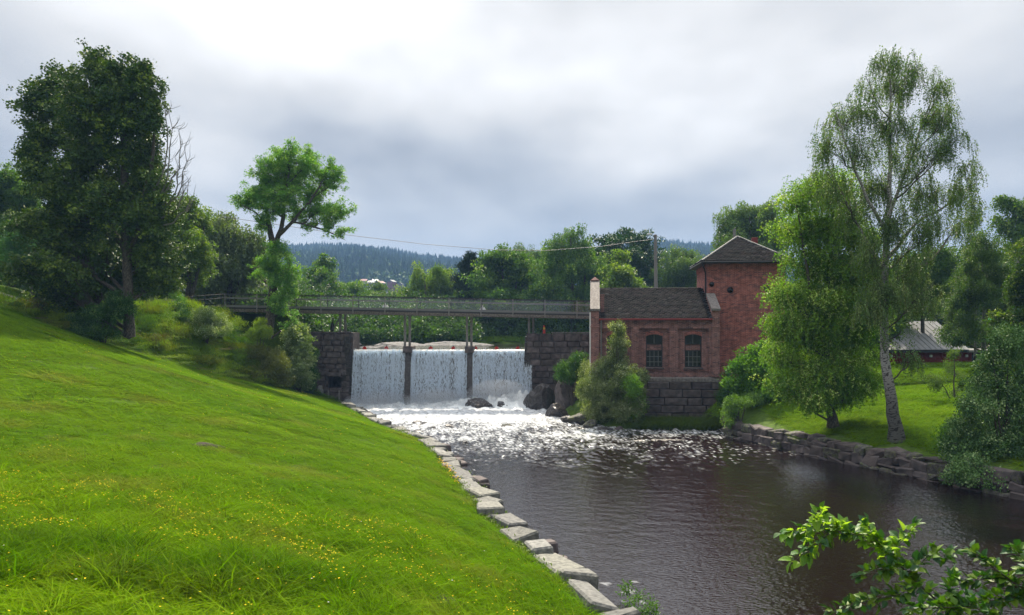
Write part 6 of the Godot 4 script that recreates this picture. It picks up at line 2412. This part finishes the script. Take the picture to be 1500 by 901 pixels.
func make_near_branch() -> void:
	rng.seed = 950
	var base := on_ground(2.9, 4.2)
	var o := thing("leafy_bush", "bush with fresh green leaves reaching in at the bottom right corner", "bush", base)
	var d := 5.2
	var P := func(px: float, py: float, dd: float) -> Vector3: return at(px, py, dd) - base
	var arms := [
		[[1480, 1010, 4.8], [1400, 905, 5.0], [1345, 855, 5.1], [1305, 815, 5.2], [1270, 790, 5.2], [1225, 775, 5.2]],
		[[1270, 790, 5.2], [1215, 770, 5.25], [1175, 775, 5.3], [1145, 782, 5.3]],
		[[1190, 772, 5.25], [1198, 758, 5.2], [1205, 748, 5.2]],
		[[1225, 775, 5.2], [1195, 795, 5.15], [1160, 825, 5.1]],
		[[1305, 815, 5.2], [1325, 785, 5.3], [1340, 770, 5.3]],
		[[1300, 812, 5.2], [1280, 785, 5.1], [1268, 765, 5.1]],
		[[1345, 855, 5.1], [1320, 870, 5.0], [1255, 885, 5.0], [1215, 898, 5.0]],
		[[1330, 840, 5.1], [1360, 815, 5.2], [1395, 812, 5.3]],
		[[1320, 830, 5.1], [1285, 835, 5.0], [1265, 845, 5.0]],
		[[1620, 1000, 4.9], [1540, 890, 5.0], [1480, 850, 5.0], [1440, 820, 5.1], [1420, 805, 5.1]],
		[[1540, 890, 5.0], [1500, 820, 5.1], [1480, 800, 5.1]],
		[[1520, 870, 5.0], [1450, 880, 4.9], [1395, 875, 4.9]],
		[[1400, 905, 5.0], [1390, 860, 4.9], [1400, 840, 4.9]],
		[[1490, 860, 5.0], [1440, 850, 5.15], [1405, 850, 5.2]],
		[[1480, 930, 4.9], [1430, 890, 4.8], [1370, 890, 4.8], [1330, 893, 4.8]],
		[[1560, 900, 4.9], [1520, 845, 4.9], [1500, 835, 4.9]]]
	var metas := [Color(0.075, 0.155, 0.014), Color(0.045, 0.11, 0.028), Color(0.115, 0.19, 0.014), Color(0.034, 0.09, 0.036)]
	var mats := []
	for c in metas:
		var m := leaf_mat(Color(0.6, 0.75, 0.16), 0.48, 0.32)
		m.vertex_color_use_as_albedo = false
		m.albedo_color = c.linear_to_srgb()
		mats.append(m)
	var shapes := [big_leaf(0.062, 0.022, 0.2), big_leaf(0.05, 0.019, 0.5), big_leaf(0.07, 0.024, 0.35)]
	var more: Array[Transform3D] = []
	var mc := PackedColorArray()
	var stem := MB.new()
	stem.tube([Vector3(0, -0.3, 0), Vector3(0.1, 0.8, 0.1), P.call(1480, 1010, 4.8)], [0.03, 0.024, 0.012], 7)
	stem.tube([Vector3(0.05, -0.3, 0), Vector3(0.3, 0.8, 0.1), P.call(1620, 1000, 4.9)], [0.03, 0.024, 0.012], 7)
	build("stem", stem, M.bark, o)
	var n := 0
	for ai in arms.size():
		var arm: Array = arms[ai]
		var pts := []
		for q in arm:
			pts.append(P.call(q[0], q[1], q[2]))
		var tb := MB.new()
		var r0 := 0.0085 if ai in [0, 9] else 0.004
		tb.tube(pts, taper(r0, 0.0018, pts.size() - 1), 5)
		var br := build("branch", tb, M.bark, o)
		var total := 0.0
		for i in pts.size() - 1:
			total += pts[i].distance_to(pts[i + 1])
		var s := 0.0 if not ai in [0, 9] else total * 0.3
		while s < total:
			var t := s
			var k := 0
			while k < pts.size() - 2 and t > pts[k].distance_to(pts[k + 1]):
				t -= pts[k].distance_to(pts[k + 1])
				k += 1
			var p: Vector3 = pts[k].lerp(pts[k + 1], clampf(t / pts[k].distance_to(pts[k + 1]), 0, 1))
			var dir: Vector3 = (pts[k + 1] - pts[k]).normalized()
			# a spray of three to five leaves
			for j in rng.randi_range(5, 7):
				var out := (dir * 0.6 + rand_dir() * 0.9 + Vector3(0, 0.12, 0)).normalized()
				var up := (Vector3.UP + rand_dir() * 0.6).normalized()
				var zax := -out
				var xax := up.cross(zax).normalized()
				var yax := zax.cross(xax)
				var tr := Transform3D(Basis(xax, yax, zax).scaled(Vector3.ONE * rng.randf_range(0.75, 1.2)), p + out * 0.02 + rand_dir() * 0.012)
				if rng.randf() < 0.55 and n < 300:
					var lf := put("leaf", shapes[rng.randi() % 3], mats[rng.randi() % 4], br)
					lf.transform = tr
					n += 1
				else:
					more.append(tr)
					mc.append(metas[rng.randi() % 4])
			s += 0.033
	many("leaf_mass", shapes[0], leaf_mat(Color(0.6, 0.75, 0.16), 0.48, 0.32), more, mc, o)

func make_edge_weeds() -> void:
	rng.seed = 970
	var xs: Array[Transform3D] = []
	var cs := PackedColorArray()
	for q in [[935.0, 872.0, 18.2], [950.0, 882.0, 17.8], [925.0, 886.0, 17.9], [960.0, 893.0, 17.5], [915.0, 862.0, 18.6], [940.0, 895.0, 17.6]]:
		for k in 7:
			xs.append(Transform3D(Basis(Vector3.UP, rng.randf() * TAU).scaled(Vector3.ONE * rng.randf_range(0.3, 0.55)), at(q[0], q[1], q[2]) + rand_dir() * 0.12))
			cs.append(Color(0.05, 0.12, 0.02).lerp(Color(0.1, 0.2, 0.04), rng.randf()))
	var o := thing("water_edge_plant", "small feathery green plant at the water's edge by the nearest stone", "plant", at(935, 905, 17.8))
	for t in xs.size():
		xs[t].origin -= o.position
	many("foliage", CL.herb, M.leaf, xs, cs, o)
	# weeds growing in the joints along the edging
	xs = []
	cs = PackedColorArray()
	for i in 420:
		var k := rng.randi_range(2, left_edge.size() - 2)
		var p := left_edge[k].lerp(left_edge[k + 1], rng.randf())
		var off := rng.randf_range(0.3, 0.62) if i % 3 else rng.randf_range(-0.45, -0.3)
		var dir := (left_edge[k + 1] - left_edge[k]).normalized()
		var w := p + Vector2(-dir.y, dir.x) * off
		xs.append(Transform3D(Basis(Vector3.UP, rng.randf() * TAU).scaled(Vector3.ONE * rng.randf_range(0.3, 0.75)), Vector3(w.x, 0.42 if off > 0 else 0.08, -w.y)))
		cs.append(Color(0.07, 0.14, 0.012).lerp(Color(0.16, 0.21, 0.03), rng.randf()))
	many("edging_weeds", CL.herb, M.leaf, xs, cs)
	# yellow flowers between the edging stones
	var yl: Array[Transform3D] = []
	var yc := PackedColorArray()
	for i in 90:
		var f := rng.randf()
		var px := lerpf(662, 692, f) + rng.randf_range(-6, 6)
		var d := lerpf(34.5, 29.5, f)
		var x := (px - 750) / F * d - 0.5
		yl.append(Transform3D(Basis(rand_dir(), rng.randf_range(0, 0.8)).scaled(Vector3.ONE * rng.randf_range(0.018, 0.032)), on_ground(x, d, rng.randf_range(0.12, 0.35))))
		yc.append(Color(0.72, 0.42, 0.01) if rng.randf() < 0.6 else Color(0.7, 0.55, 0.02))
	var fb := MB.new()
	for k in 6:
		var a := TAU * k / 6.0
		var a2 := a + TAU / 6.4
		fb.tri_out(Vector3(0, 0, 0), Vector3(cos(a), 0.35, sin(a)), Vector3(cos(a2), 0.35, sin(a2)), Vector3.UP)
	many("edging_flowers", fb.mesh(), M.petal, yl, yc)
